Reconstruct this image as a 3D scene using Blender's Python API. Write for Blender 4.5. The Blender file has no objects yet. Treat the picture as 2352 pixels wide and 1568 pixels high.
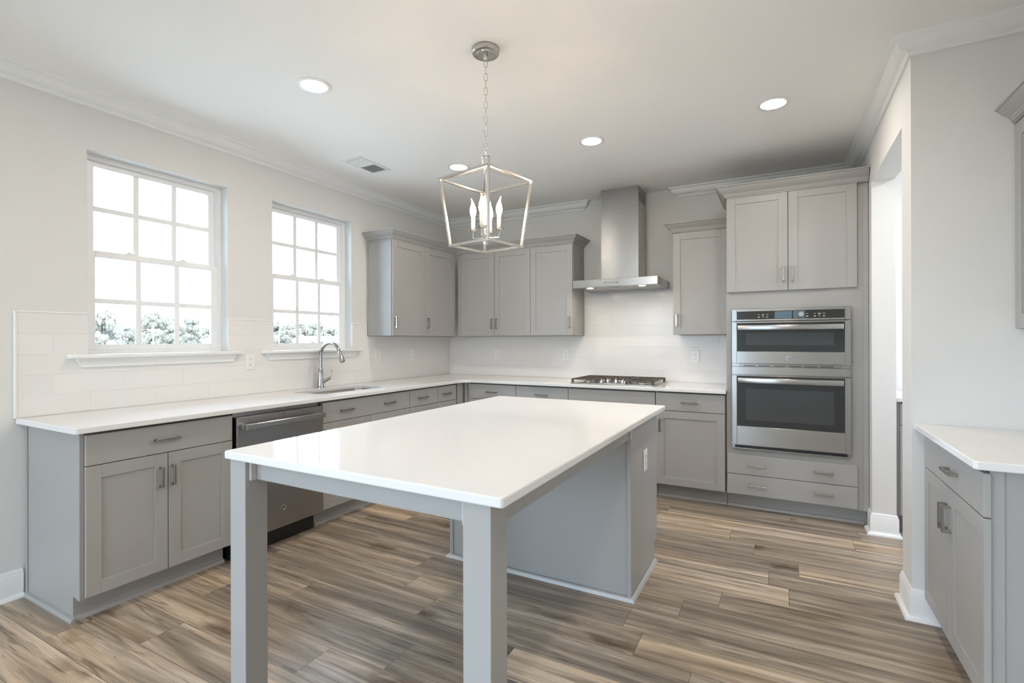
import bpy, bmesh, math, random
from mathutils import Vector, Matrix
random.seed(7)
PI = math.pi
SC = bpy.context.scene
C = SC.collection

# ------------------------------------------------------------------ camera
cam_d = bpy.data.cameras.new('camera')
cam = bpy.data.objects.new('camera', cam_d); C.objects.link(cam)
F_PX = 1144.94
cam_d.sensor_width = 36.0
cam_d.lens = F_PX * 36.0 / 2352.0
cam_d.shift_y = -(784.0 - 780.73) / 2352.0
cam_d.clip_start = 0.02; cam_d.clip_end = 600
yaw, pitch, roll = math.radians(28.357), math.radians(0.009), math.radians(-0.136)
cam.matrix_world = (Matrix.Translation((3.4428, -4.8241, 1.3075))
                    @ Matrix.Rotation(yaw, 4, 'Z') @ Matrix.Rotation(PI/2 + pitch, 4, 'X') @ Matrix.Rotation(roll, 4, 'Z'))
SC.camera = cam

# ------------------------------------------------------------------ world, exposure
w = bpy.data.worlds.new('world'); SC.world = w; w.use_nodes = True
wn = w.node_tree.nodes; wl = w.node_tree.links
bg = wn['Background']
SKY = 6.6
tc = wn.new('ShaderNodeTexCoord'); sx = wn.new('ShaderNodeSeparateXYZ'); wr = wn.new('ShaderNodeValToRGB')
wl.new(tc.outputs['Generated'], sx.inputs[0]); wl.new(sx.outputs['Z'], wr.inputs[0])
wr.color_ramp.elements[0].position = 0.0; wr.color_ramp.elements[0].color = (0.68, 0.83, 1.0, 1)
wr.color_ramp.elements[1].position = 0.6; wr.color_ramp.elements[1].color = (0.53, 0.72, 1.0, 1)
wl.new(wr.outputs[0], bg.inputs['Color']); bg.inputs['Strength'].default_value = SKY
SC.view_settings.view_transform = 'Standard'
SC.view_settings.look = 'None'
SC.view_settings.exposure = 1.0
SC.view_settings.gamma = 1.0
SC.view_settings.use_curve_mapping = False
SC.cycles.max_bounces = 14
SC.cycles.diffuse_bounces = 9
SC.cycles.glossy_bounces = 5
SC.cycles.transparent_max_bounces = 16
SC.cycles.sample_clamp_indirect = 10.0
SC.cycles.use_denoising = True
SC.cycles.caustics_reflective = False
SC.cycles.caustics_refractive = False

DOWNLIGHT_E = 88.0      # recessed lamp radiance
CANDLE_E = 85.0        # pendant bulbs
HOOD_E = 80.0
PANTRY_E = 260.0

def portal(loc, rot, sx_, sy_):
    l = bpy.data.lights.new('window_portal', 'AREA'); l.shape = 'RECTANGLE'; l.size = sx_; l.size_y = sy_
    l.cycles.is_portal = True
    o = bpy.data.objects.new('window_portal', l); C.objects.link(o); o.location = loc; o.rotation_euler = rot
# portals sit in the window openings (left wall pair, glazed door behind the camera, added unseen windows)
portal((-0.16, -3.082, 1.81), (0, -PI/2, 0), 1.16, 0.81)
portal((-0.16, -1.924, 1.81), (0, -PI/2, 0), 1.16, 0.80)
portal((1.35, -8.66, 1.12), (PI/2, 0, 0), 2.3, 2.2)

portal((-0.16, -6.65, 1.35), (0, -PI/2, 0), 2.0, 2.9)

portal((5.95, -0.95, 1.60), (0, PI/2, 0), 0.9, 0.7)

# ------------------------------------------------------------------ dimensions
CEIL = 2.712
XR = 3.98; YR = -1.88; X2 = 4.64; YB = -8.5
CT = 0.914; CTB = 0.886

# ------------------------------------------------------------------ materials
MATS = {}
def newmat(name):
    m = bpy.data.materials.new(name); m.use_nodes = True
    nt = m.node_tree
    b = nt.nodes['Principled BSDF']
    MATS[name] = m
    return m, nt.nodes, nt.links, b
def N(nodes, t, **kw):
    n = nodes.new(t)
    for k, v in kw.items(): setattr(n, k, v)
    return n
def paint(name, col, rough=0.5, bump=0.0, bscale=400, spec=0.5, var=0.0, coat=0.0, metal=0.0):
    m, nodes, links, b = newmat(name)
    b.inputs['Base Color'].default_value = (*col, 1)
    b.inputs['Roughness'].default_value = rough
    b.inputs['Specular IOR Level'].default_value = spec
    b.inputs['Metallic'].default_value = metal
    b.inputs['Coat Weight'].default_value = coat
    t = N(nodes, 'ShaderNodeTexCoord')
    n = N(nodes, 'ShaderNodeTexNoise'); n.inputs['Scale'].default_value = bscale; n.inputs['Detail'].default_value = 3
    links.new(t.outputs['Object'], n.inputs['Vector'])
    if bump:
        bp = N(nodes, 'ShaderNodeBump'); bp.inputs['Strength'].default_value = bump; bp.inputs['Distance'].default_value = 0.001
        links.new(n.outputs['Fac'], bp.inputs['Height']); links.new(bp.outputs[0], b.inputs['Normal'])
    if var:
        mx = N(nodes, 'ShaderNodeMix', data_type='RGBA')
        n2 = N(nodes, 'ShaderNodeTexNoise'); n2.inputs['Scale'].default_value = 3.0
        links.new(t.outputs['Object'], n2.inputs['Vector'])
        mx.inputs[6].default_value = (*[c*(1-var) for c in col], 1); mx.inputs[7].default_value = (*[min(1, c*(1+var)) for c in col], 1)
        links.new(n2.outputs['Fac'], mx.inputs[0]); links.new(mx.outputs[2], b.inputs['Base Color'])
    return m
WALL = paint('wall_paint', (0.70, 0.69, 0.67), 0.75, 0.15, 220, 0.3)
CEILM = paint('ceiling_paint', (0.87, 0.862, 0.848), 0.85, 0.1, 200, 0.2)
TRIM = paint('trim_paint', (0.80, 0.80, 0.79), 0.35, 0.0)
CAB = paint('cabinet_paint', (0.37, 0.36, 0.345), 0.40, 0.06, 600, 0.4, var=0.02)
GAPSHADE = paint('cabinet_gap_shadow', (0.13, 0.122, 0.113), 0.8)
QUARTZ = paint('white_quartz', (0.76, 0.745, 0.73), 0.05, 0.0, 60, 0.08, var=0.012)
VINYL = paint('window_vinyl', (0.80, 0.80, 0.80), 0.35)
PLASTIC = paint('outlet_plastic', (0.80, 0.79, 0.77), 0.3)
SLOT = paint('dark_slot', (0.03, 0.03, 0.03), 0.6)
BLACKP = paint('black_plastic', (0.012, 0.012, 0.013), 0.35)
IRON = paint('cast_iron', (0.10, 0.075, 0.062), 0.5, 0.3, 300, 0.4)
NICKEL = paint('brushed_nickel', (0.42, 0.39, 0.35), 0.27, metal=1.0)
FAUCET = paint('stainless_faucet', (0.42, 0.41, 0.40), 0.20, metal=1.0)
BADGE = paint('badge_silver', (0.42, 0.42, 0.42), 0.35, metal=1.0)
CHROME = paint('bright_chrome', (0.75, 0.75, 0.76), 0.12, metal=1.0)
SATIN = paint('satin_silver', (0.60, 0.57, 0.53), 0.25, metal=1.0)
CANDLE = paint('candle_sleeve', (0.80, 0.78, 0.72), 0.5)
BATTEN = paint('lit_cleat_pale_shoe', (0.50, 0.50, 0.49), 0.4)  # pale shoe colour; on the apron cleats it paints in their lit look

def steel(name, col=(0.58, 0.57, 0.56), rough=0.27, axis='X'):
    m, nodes, links, b = newmat(name)
    b.inputs['Metallic'].default_value = 1.0
    b.inputs['Base Color'].default_value = (*col, 1)
    b.inputs['Roughness'].default_value = rough
    b.inputs['Anisotropic'].default_value = 0.75
    tg = N(nodes, 'ShaderNodeTangent', direction_type='RADIAL', axis='Z'); links.new(tg.outputs[0], b.inputs['Tangent'])
    b.inputs['Anisotropic Rotation'].default_value = 0.25
    t = N(nodes, 'ShaderNodeTexCoord'); mp = N(nodes, 'ShaderNodeMapping'); n = N(nodes, 'ShaderNodeTexNoise')
    mp.inputs['Scale'].default_value = (4, 4, 900) if axis == 'X' else (900, 900, 4)
    n.inputs['Scale'].default_value = 1.0; n.inputs['Detail'].default_value = 4
    links.new(t.outputs['Object'], mp.inputs[0]); links.new(mp.outputs[0], n.inputs['Vector'])
    bp = N(nodes, 'ShaderNodeBump'); bp.inputs['Strength'].default_value = 0.04; bp.inputs['Distance'].default_value = 0.001
    links.new(n.outputs['Fac'], bp.inputs['Height']); links.new(bp.outputs[0], b.inputs['Normal'])
    return m
STEEL = steel('brushed_stainless', (0.43, 0.42, 0.405), 0.25)
STEELD = steel('brushed_stainless_dark', (0.38, 0.365, 0.35), 0.28)

def emit(name, col, s):
    m, nodes, links, b = newmat(name)
    b.inputs['Base Color'].default_value = (0.9, 0.9, 0.9, 1)
    b.inputs['Emission Color'].default_value = (*col, 1)
    b.inputs['Emission Strength'].default_value = s
    return m
LED = emit('led_diffuser', (1.0, 0.91, 0.80), DOWNLIGHT_E)
BULB = emit('candle_bulb_glow', (1.0, 0.72, 0.44), CANDLE_E)
HOODL = emit('hood_lamp_glow', (1.0, 0.88, 0.74), HOOD_E)
PLED = emit('added_pantry_led', (0.97, 0.98, 1.0), PANTRY_E)

def glass(name, tint=(1, 1, 1), refl=1.0):
    m = bpy.data.materials.new(name); m.use_nodes = True; nt = m.node_tree; nt.nodes.clear()
    o = nt.nodes.new('ShaderNodeOutputMaterial'); mx = nt.nodes.new('ShaderNodeMixShader')
    tr = nt.nodes.new('ShaderNodeBsdfTransparent'); gl = nt.nodes.new('ShaderNodeBsdfGlossy'); fr = nt.nodes.new('ShaderNodeFresnel')
    tr.inputs[0].default_value = (*tint, 1); gl.inputs['Roughness'].default_value = 0.0; fr.inputs[0].default_value = 1.2
    nt.links.new(fr.outputs[0], mx.inputs[0]); nt.links.new(tr.outputs[0], mx.inputs[1]); nt.links.new(gl.outputs[0], mx.inputs[2])
    nt.links.new(mx.outputs[0], o.inputs[0]); MATS[name] = m
    return m
PANE = glass('window_glass', (0.97, 0.985, 0.98))
OVGLASS = paint('oven_black_glass', (0.030, 0.032, 0.034), 0.06, spec=0.55)
OVWIN = paint('oven_inner_window', (0.045, 0.05, 0.053), 0.08, spec=0.7)
PANELG = paint('control_panel_glass', (0.028, 0.028, 0.025), 0.08, spec=0.6)
SCREEN = paint('control_display', (0.10, 0.15, 0.20), 0.08, spec=0.8)
MARK = paint('control_print', (0.55, 0.55, 0.53), 0.5)

def floor_mat():
    m, nodes, links, b = newmat('plank_floor')
    t = N(nodes, 'ShaderNodeTexCoord'); s = N(nodes, 'ShaderNodeSeparateXYZ'); links.new(t.outputs['Object'], s.inputs[0])
    def M(op, a, b_=None, c_=None):
        n = N(nodes, 'ShaderNodeMath', operation=op)
        for i, v in enumerate((a, b_, c_)):
            if v is None: continue
            if isinstance(v, (int, float)): n.inputs[i].default_value = v
            else: links.new(v, n.inputs[i])
        return n.outputs[0]
    PW, PL = 0.1855, 1.22
    yy = M('DIVIDE', M('ADD', s.outputs['Y'], 1.655 + 0.1855*60), PW)
    row = M('FLOOR', yy); fy = M('FRACT', yy)
    wn1 = N(nodes, 'ShaderNodeTexWhiteNoise', noise_dimensions='1D'); links.new(M('ADD', row, 0.37), wn1.inputs['W'])
    xx = M('DIVIDE', M('ADD', M('ADD', s.outputs['X'], 20.0), M('MULTIPLY', wn1.outputs['Value'], PL)), PL)
    col = M('FLOOR', xx); fx = M('FRACT', xx)
    cv = N(nodes, 'ShaderNodeCombineXYZ'); links.new(row, cv.inputs[0]); links.new(col, cv.inputs[1])
    wn2 = N(nodes, 'ShaderNodeTexWhiteNoise', noise_dimensions='3D'); links.new(cv.outputs[0], wn2.inputs['Vector'])
    rid = wn2.outputs['Value']
    # per plank shifted coordinates
    off = N(nodes, 'ShaderNodeVectorMath', operation='SCALE'); links.new(wn2.outputs['Color'], off.inputs[0]); off.inputs['Scale'].default_value = 40.0
    ad = N(nodes, 'ShaderNodeVectorMath', operation='ADD'); links.new(t.outputs['Object'], ad.inputs[0]); links.new(off.outputs[0], ad.inputs[1])
    def noise(scale3, detail, dist=0.0, rough=0.55):
        mp = N(nodes, 'ShaderNodeMapping'); mp.inputs['Scale'].default_value = scale3
        links.new(ad.outputs[0], mp.inputs[0])
        n = N(nodes, 'ShaderNodeTexNoise'); n.inputs['Scale'].default_value = 1.0; n.inputs['Detail'].default_value = detail
        n.inputs['Distortion'].default_value = dist; n.inputs['Roughness'].default_value = rough
        links.new(mp.outputs[0], n.inputs['Vector']); return n.outputs['Fac']
    broad = noise((0.75, 15, 1), 4, 0.8, 0.6)
    grain = noise((3.5, 95, 1), 4, 0.3, 0.7)
    fine = noise((14, 420, 1), 2)
    warm = noise((1.1, 6, 1), 2, 0.5)
    v = M('MULTIPLY_ADD', M('SUBTRACT', broad, 0.5), 2.15, 0.5)
    v = M('ADD', v, M('MULTIPLY_ADD', rid, 0.42, -0.21))
    v = M('ADD', v, M('MULTIPLY_ADD', grain, 0.50, -0.25))
    rp = N(nodes, 'ShaderNodeValToRGB'); links.new(v, rp.inputs[0])
    e = rp.color_ramp.elements
    e[0].position = 0.05; e[0].color = (0.180, 0.153, 0.127, 1)
    e[1].position = 0.98; e[1].color = (0.64, 0.56, 0.465, 1)
    for p, c in ((0.28, (0.245, 0.208, 0.170)), (0.48, (0.330, 0.280, 0.228)), (0.66, (0.435, 0.37, 0.302)), (0.82, (0.555, 0.478, 0.395))):
        q = e.new(p); q.color = (*c, 1)
    mx = N(nodes, 'ShaderNodeMix', data_type='RGBA', blend_type='MULTIPLY'); links.new(rp.outputs[0], mx.inputs[6])
    wr2 = N(nodes, 'ShaderNodeValToRGB'); links.new(M('ADD', M('MULTIPLY', warm, 0.8), M('MULTIPLY', rid, 0.2)), wr2.inputs[0])
    wr2.color_ramp.elements[0].position = 0.42; wr2.color_ramp.elements[0].color = (1.0, 0.955, 0.91, 1)
    wr2.color_ramp.elements[1].position = 0.66; wr2.color_ramp.elements[1].color = (1.06, 0.93, 0.78, 1)
    links.new(wr2.outputs[0], mx.inputs[7]); mx.inputs[0].default_value = 1.0
    # knots and dark mineral streaks
    vo = N(nodes, 'ShaderNodeTexVoronoi'); mpv = N(nodes, 'ShaderNodeMapping'); mpv.inputs['Scale'].default_value = (1.3, 5.0, 1)
    links.new(ad.outputs[0], mpv.inputs[0])
    dn = N(nodes, 'ShaderNodeTexNoise'); dn.inputs['Scale'].default_value = 9; links.new(ad.outputs[0], dn.inputs['Vector'])
    vm = N(nodes, 'ShaderNodeVectorMath', operation='MULTIPLY_ADD'); links.new(dn.outputs['Color'], vm.inputs[0])
    vm.inputs[1].default_value = (0.35, 0.5, 0); links.new(mpv.outputs[0], vm.inputs[2])
    links.new(vm.outputs[0], vo.inputs['Vector']); vo.inputs['Scale'].default_value = 1.0
    kr = N(nodes, 'ShaderNodeValToRGB'); links.new(vo.outputs['Distance'], kr.inputs[0])
    kr.color_ramp.elements[0].position = 0.05; kr.color_ramp.elements[0].color = (0.36, 0.29, 0.235, 1)
    kr.color_ramp.elements[1].position = 0.24; kr.color_ramp.elements[1].color = (1, 1, 1, 1)
    mk = N(nodes, 'ShaderNodeMix', data_type='RGBA', blend_type='MULTIPLY'); mk.inputs[0].default_value = 1.0
    links.new(mx.outputs[2], mk.inputs[6]); links.new(kr.outputs[0], mk.inputs[7])
    st = noise((2.2, 34, 1), 2, 1.6)
    sr = N(nodes, 'ShaderNodeValToRGB'); links.new(st, sr.inputs[0])
    sr.color_ramp.elements[0].position = 0.33; sr.color_ramp.elements[0].color = (0.55, 0.50, 0.46, 1)
    sr.color_ramp.elements[1].position = 0.42; sr.color_ramp.elements[1].color = (1, 1, 1, 1)
    ms = N(nodes, 'ShaderNodeMix', data_type='RGBA', blend_type='MULTIPLY'); ms.inputs[0].default_value = 0.8
    links.new(mk.outputs[2], ms.inputs[6]); links.new(sr.outputs[0], ms.inputs[7])
    # joints
    ey = M('MULTIPLY', M('MINIMUM', fy, M('SUBTRACT', 1.0, fy)), PW)
    ex = M('MULTIPLY', M('MINIMUM', fx, M('SUBTRACT', 1.0, fx)), PL)
    ed = M('MINIMUM', ex, ey)
    jn = N(nodes, 'ShaderNodeMapRange'); jn.inputs['From Min'].default_value = 0.0004; jn.inputs['From Max'].default_value = 0.0016
    links.new(ed, jn.inputs['Value'])
    jm = N(nodes, 'ShaderNodeMix', data_type='RGBA'); links.new(jn.outputs[0], jm.inputs[0]); jm.inputs[6].default_value = (0.10, 0.08, 0.065, 1)
    links.new(ms.outputs[2], jm.inputs[7])
    links.new(jm.outputs[2], b.inputs['Base Color'])
    rr = M('MULTIPLY_ADD', fine, 0.10, 0.30); links.new(rr, b.inputs['Roughness'])
    b.inputs['Specular IOR Level'].default_value = 0.45
    bp = N(nodes, 'ShaderNodeBump'); bp.inputs['Strength'].default_value = 0.25; bp.inputs['Distance'].default_value = 0.0015
    hh = M('ADD', M('MULTIPLY', jn.outputs[0], 0.8), M('MULTIPLY', fine, 0.2))
    links.new(hh, bp.inputs['Height']); links.new(bp.outputs[0], b.inputs['Normal'])
    return m
FLOOR = floor_mat()

def tile_mat(name, horiz):
    m, nodes, links, b = newmat(name)
    t = N(nodes, 'ShaderNodeTexCoord'); s = N(nodes, 'ShaderNodeSeparateXYZ'); links.new(t.outputs['Object'], s.inputs[0])
    cb = N(nodes, 'ShaderNodeCombineXYZ'); links.new(s.outputs[horiz], cb.inputs[0]); links.new(s.outputs['Z'], cb.inputs[1])
    mp = N(nodes, 'ShaderNodeMapping'); mp.inputs['Location'].default_value = (10 * 0.33 + 0.012, -0.914, 0); links.new(cb.outputs[0], mp.inputs[0])
    br = N(nodes, 'ShaderNodeTexBrick'); br.offset = 0.5; br.offset_frequency = 2
    br.inputs['Scale'].default_value = 1.0; br.inputs['Brick Width'].default_value = 0.33; br.inputs['Row Height'].default_value = 0.108
    br.inputs['Mortar Size'].default_value = 0.0011; br.inputs['Mortar Smooth'].default_value = 0.3; br.inputs['Bias'].default_value = 0
    br.inputs['Color1'].default_value = (0.775, 0.755, 0.735, 1); br.inputs['Color2'].default_value = (0.75, 0.73, 0.71, 1)
    br.inputs['Mortar'].default_value = (0.685, 0.665, 0.64, 1)
    links.new(mp.outputs[0], br.inputs['Vector']); links.new(br.outputs['Color'], b.inputs['Base Color'])
    b.inputs['Roughness'].default_value = 0.14; b.inputs['Specular IOR Level'].default_value = 0.22
    inv = N(nodes, 'ShaderNodeMath', operation='SUBTRACT'); inv.inputs[0].default_value = 1.0; links.new(br.outputs['Fac'], inv.inputs[1])
    wv = N(nodes, 'ShaderNodeTexNoise'); wv.inputs['Scale'].default_value = 9; links.new(t.outputs['Object'], wv.inputs['Vector'])
    sm = N(nodes, 'ShaderNodeMath', operation='MULTIPLY_ADD'); links.new(wv.outputs['Fac'], sm.inputs[0]); sm.inputs[1].default_value = 0.5; links.new(inv.outputs[0], sm.inputs[2])
    bp = N(nodes, 'ShaderNodeBump'); bp.inputs['Strength'].default_value = 0.5; bp.inputs['Distance'].default_value = 0.0012
    links.new(sm.outputs[0], bp.inputs['Height']); links.new(bp.outputs[0], b.inputs['Normal'])
    return m
TILEY = tile_mat('subway_tile_left', 'Y')
TILEX = tile_mat('subway_tile_back', 'X')

# ------------------------------------------------------------------ mesh builder
class MB:
    def __init__(s): s.bm = bmesh.new()
    def _merge(s, b2):
        me = bpy.data.meshes.new('tmp'); b2.to_mesh(me); s.bm.from_mesh(me); bpy.data.meshes.remove(me); b2.free()
    def box(s, x0, x1, y0, y1, z0, z1, bev=0.0, seg=1):
        b = bmesh.new(); bmesh.ops.create_cube(b, size=1.0)
        for v in b.verts:
            v.co = Vector(((x0+x1)/2 + v.co.x*(x1-x0), (y0+y1)/2 + v.co.y*(y1-y0), (z0+z1)/2 + v.co.z*(z1-z0)))
        if bev: bmesh.ops.bevel(b, geom=list(b.edges), offset=bev, segments=seg, affect='EDGES', profile=0.5)
        bmesh.ops.recalc_face_normals(b, faces=b.faces)
        s._merge(b); return s
    def rings(s, rings, closed_ring=True, cap=True, loop=False):
        vs = [[s.bm.verts.new(p) for p in r] for r in rings]
        n = len(vs[0]); m = len(vs)
        for i in range(m if loop else m-1):
            a, b = vs[i], vs[(i+1) % m]
            for k in range(n if closed_ring else n-1):
                k2 = (k+1) % n
                try: s.bm.faces.new((a[k], a[k2], b[k2], b[k]))
                except ValueError: pass
        if cap and not loop and closed_ring:
            try: s.bm.faces.new(list(reversed(vs[0])))
            except ValueError: pass
            try: s.bm.faces.new(vs[-1])
            except ValueError: pass
        return s
    def tube(s, pts, r, seg=12, cap=True, loop=False):
        pts = [Vector(p) for p in pts]; n = len(pts); rr = r if isinstance(r, (list, tuple)) else [r]*n
        up = None; out = []
        for i in range(n):
            if loop: t = (pts[(i+1) % n] - pts[i-1]).normalized()
            else: t = (pts[min(i+1, n-1)] - pts[max(i-1, 0)]).normalized()
            if up is None:
                up = Vector((0, 0, 1)) if abs(t.z) < 0.9 else Vector((1, 0, 0))
            u = (up - t*up.dot(t)).normalized(); v = t.cross(u); up = u
            out.append([pts[i] + (u*math.cos(a) + v*math.sin(a))*rr[i] for a in [2*PI*k/seg for k in range(seg)]])
        return s.rings(out, True, cap, loop)
    def bar(s, p0, p1, w, h=None, roll=None):
        # square bar between two points
        h = h or w; p0, p1 = Vector(p0), Vector(p1); t = (p1-p0).normalized()
        ref = roll or (Vector((0, 0, 1)) if abs(t.z) < 0.9 else Vector((1, 0, 0)))
        ref = Vector(ref); u = (ref - t*ref.dot(t)).normalized(); v = t.cross(u)
        q = [(-w/2, -h/2), (w/2, -h/2), (w/2, h/2), (-w/2, h/2)]
        return s.rings([[p + v*a + u*b for a, b in q] for p in (p0, p1)])
    def lathe(s, prof, loc=(0, 0, 0), seg=24, axis='Z', loop=False):
        loc = Vector(loc); out = []
        for r, h in prof:
            r = max(r, 1e-5); ring = []
            for k in range(seg):
                a = 2*PI*k/seg; c_, d_ = r*math.cos(a), r*math.sin(a)
                ring.append(loc + (Vector((c_, d_, h)) if axis == 'Z' else Vector((c_, -h, d_)) if axis == 'Y' else Vector((h, c_, d_))))
            out.append(ring)
        return s.rings(out, loop=loop)
    def prism(s, poly, axis, a, b):
        # poly 2D: axis 'X' -> (y,z); 'Y' -> (x,z); 'Z' -> (x,y)
        f = {'X': lambda p, t: (t, p[0], p[1]), 'Y': lambda p, t: (p[0], t, p[1]), 'Z': lambda p, t: (p[0], p[1], t)}[axis]
        return s.rings([[f(p, a) for p in poly], [f(p, b) for p in poly]])
    def sweep(s, path, prof, side, e0=None, e1=None):
        # path: 2D points; prof: (out, z); side=+1 room on the left of travel
        P = [Vector(p) for p in path]; n = len(P)
        T = [(P[i+1]-P[i]).normalized() for i in range(n-1)]
        Nn = [Vector((-t.y, t.x))*side for t in T]
        rings = []
        for i in range(n):
            if i == 0: m = Nn[0]
            elif i == n-1: m = Nn[-1]
            else: m = (Nn[i-1]+Nn[i])/(1+Nn[i-1].dot(Nn[i]))
            if i == 0 and e0 == 'return':
                rings.append([(P[0]-T[0]*o+Nn[0]*0.0, z) for o, z in prof]); rings.append([(P[0]+(Nn[0]-T[0])*o, z) for o, z in prof]); continue
            if i == n-1 and e1 == 'return':
                rings.append([(P[i]+(Nn[-1]+T[-1])*o, z) for o, z in prof]); rings.append([(P[i]+T[-1]*o, z) for o, z in prof]); continue
            rings.append([(P[i]+m*o, z) for o, z in prof])
        return s.rings([[(p.x, p.y, z) for p, z in r] for r in rings])
    def slab(s, loops, z0, z1, r=0.004):
        # loops: first outer (CCW), others holes (CW); rounded edges
        def off(loop, d):
            n = len(loop); out = []
            for i in range(n):
                a, b, c = Vector(loop[i-1]), Vector(loop[i]), Vector(loop[(i+1) % n])
                t1, t2 = (b-a).normalized(), (c-b).normalized(); n1, n2 = Vector((-t1.y, t1.x)), Vector((-t2.y, t2.x))
                out.append(b + (n1+n2)/(1+n1.dot(n2))*d)
            return out
        levels = [(r, z0), (r*0.3, z0+r*0.3), (0, z0+r), (0, z1-r), (r*0.3, z1-r*0.3), (r, z1)]
        top_e, bot_e = [], []
        for lp in loops:
            rg = [[s.bm.verts.new((p.x, p.y, z)) for p in off(lp, d)] for d, z in levels]
            n = len(lp)
            for i in range(len(rg)-1):
                for k in range(n): s.bm.faces.new((rg[i][k], rg[i][(k+1) % n], rg[i+1][(k+1) % n], rg[i+1][k]))
            s.bm.edges.ensure_lookup_table()
            for k in range(n):
                top_e.append(s.bm.edges.get((rg[-1][k], rg[-1][(k+1) % n]))); bot_e.append(s.bm.edges.get((rg[0][k], rg[0][(k+1) % n])))
        if len(loops) == 1:
            bmesh.ops.contextual_create(s.bm, geom=top_e); bmesh.ops.contextual_create(s.bm, geom=bot_e)
        else:
            bmesh.ops.triangle_fill(s.bm, edges=top_e, use_beauty=True); bmesh.ops.triangle_fill(s.bm, edges=bot_e, use_beauty=True)
        return s
    def xform(s, m):
        bmesh.ops.transform(s.bm, matrix=m, verts=s.bm.verts); return s
    def build(s, name, mat, parent=None, smooth=35):
        me = bpy.data.meshes.new(name)
        bmesh.ops.recalc_face_normals(s.bm, faces=s.bm.faces)
        s.bm.to_mesh(me); s.bm.free()
        me.materials.append(mat)
        if smooth:
            me.shade_smooth(); me.set_sharp_from_angle(angle=math.radians(smooth))
        o = bpy.data.objects.new(name, me); C.objects.link(o)
        if parent: o.parent = parent
        return o
def thing(name, label, cat, loc=(0, 0, 0), rot=0.0, group=None):
    o = bpy.data.objects.new(name, None); o.empty_display_size = 0.1; C.objects.link(o)
    o.location = loc; o.rotation_euler = (0, 0, rot); o['label'] = label; o['category'] = cat
    if group: o['group'] = group
    return o
def tag(o, label, cat, group=None, kind=None):
    o['label'] = label; o['category'] = cat
    if group: o['group'] = group
    if kind: o['kind'] = kind
    return o
def struct(o): o['kind'] = 'structure'; return o
def copy_tree(o, parent=None):
    c = o.copy(); C.objects.link(c); c.parent = parent
    for ch in list(o.children): copy_tree(ch, c)
    return c
def arc(cx, cy, r, a0, a1, n=6):
    return [(cx + r*math.cos(math.radians(a0+(a1-a0)*i/n)), cy + r*math.sin(math.radians(a0+(a1-a0)*i/n))) for i in range(n+1)]
def text_mesh(body, size, mat, parent, name, mtx, extrude=0.0006):
    cu = bpy.data.curves.new(name, 'FONT'); cu.body = body; cu.size = size; cu.extrude = extrude; cu.align_x = 'CENTER'; cu.align_y = 'CENTER'
    tmp = bpy.data.objects.new('tmp', cu); C.objects.link(tmp)
    dg = bpy.context.evaluated_depsgraph_get(); me = bpy.data.meshes.new_from_object(tmp.evaluated_get(dg))
    bpy.data.objects.remove(tmp); bpy.data.curves.remove(cu)
    me.transform(mtx); me.materials.clear(); me.materials.append(mat); me.name = name
    o = bpy.data.objects.new(name, me); C.objects.link(o); o.parent = parent
    return o

# ------------------------------------------------------------------ room shell
WIN = [(-3.487, -2.677), (-2.324, -1.524)]; WZ0, WZ1 = 1.234, 2.391
b = MB(); b.box(-0.15, 5.92, YB-0.1, 0.15, -0.1, 0.0); struct(b.build('floor', FLOOR, smooth=0))
b = MB(); b.box(-0.15, 5.92, YB-0.1, 0.15, CEIL, CEIL+0.1); struct(b.build('ceiling', CEILM, smooth=0))
b = MB()
SD = (-8.1, -5.2)
ys = [SD[1], WIN[0][0], WIN[0][1], WIN[1][0], WIN[1][1], 0.15]
for i in (0, 2, 4): b.box(-0.15, 0, ys[i], ys[i+1], 0, CEIL)
b.box(-0.15, 0, YB, SD[0], 0, CEIL); b.box(-0.15, 0, SD[0], SD[1], 0, 0.35); b.box(-0.15, 0, SD[0], SD[1], 2.35, CEIL)
for y0, y1 in WIN: b.box(-0.15, 0, y0, y1, 0, WZ0-0.024); b.box(-0.15, 0, y0, y1, WZ1, CEIL)
struct(b.build('wall_left', WALL, smooth=0))
b = MB(); b.box(0.0, 5.92, 0, 0.15, 0, CEIL); struct(b.build('wall_back', WALL, smooth=0))
JF, JN, HZ, XT = -0.722, -1.68, 2.372, 4.112
b = MB()
b.box(XR, XT, JF, 0, 0, CEIL); b.box(XR, XT, JN, JF, HZ, CEIL); b.box(XR, XT, YR, JN, 0, CEIL); b.box(XT, 5.92, YR, YR+0.12, 0, CEIL)
struct(b.build('wall_right', WALL, smooth=0))
b = MB(); b.box(X2, X2+0.12, YB, YR, 0, CEIL); struct(b.build('wall_side', WALL, smooth=0))
b = MB(); b.box(5.8, 5.92, YR+0.12, -1.30, 0, CEIL); b.box(5.8, 5.92, -0.60, 0, 0, CEIL); b.box(5.8, 5.92, -1.30, -0.60, 0, 1.15); b.box(5.8, 5.92, -1.30, -0.60, 2.05, CEIL)
struct(b.build('wall_pantry', WALL, smooth=0))
wp = struct(bpy.data.objects.new('window_4', None)); C.objects.link(wp)  # added unseen window, lets more daylight into the pantry
b = MB(); b.box(5.83, 5.89, -1.30, -1.26, 1.15, 2.05); b.box(5.83, 5.89, -0.64, -0.60, 1.15, 2.05); b.box(5.83, 5.89, -1.26, -0.64, 1.15, 1.19); b.box(5.83, 5.89, -1.26, -0.64, 2.01, 2.05); b.build('frame', VINYL, wp)
b = MB(); b.box(5.857, 5.863, -1.26, -0.64, 1.19, 2.01); b.build('glass_pane', PANE, wp, smooth=0)
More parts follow.
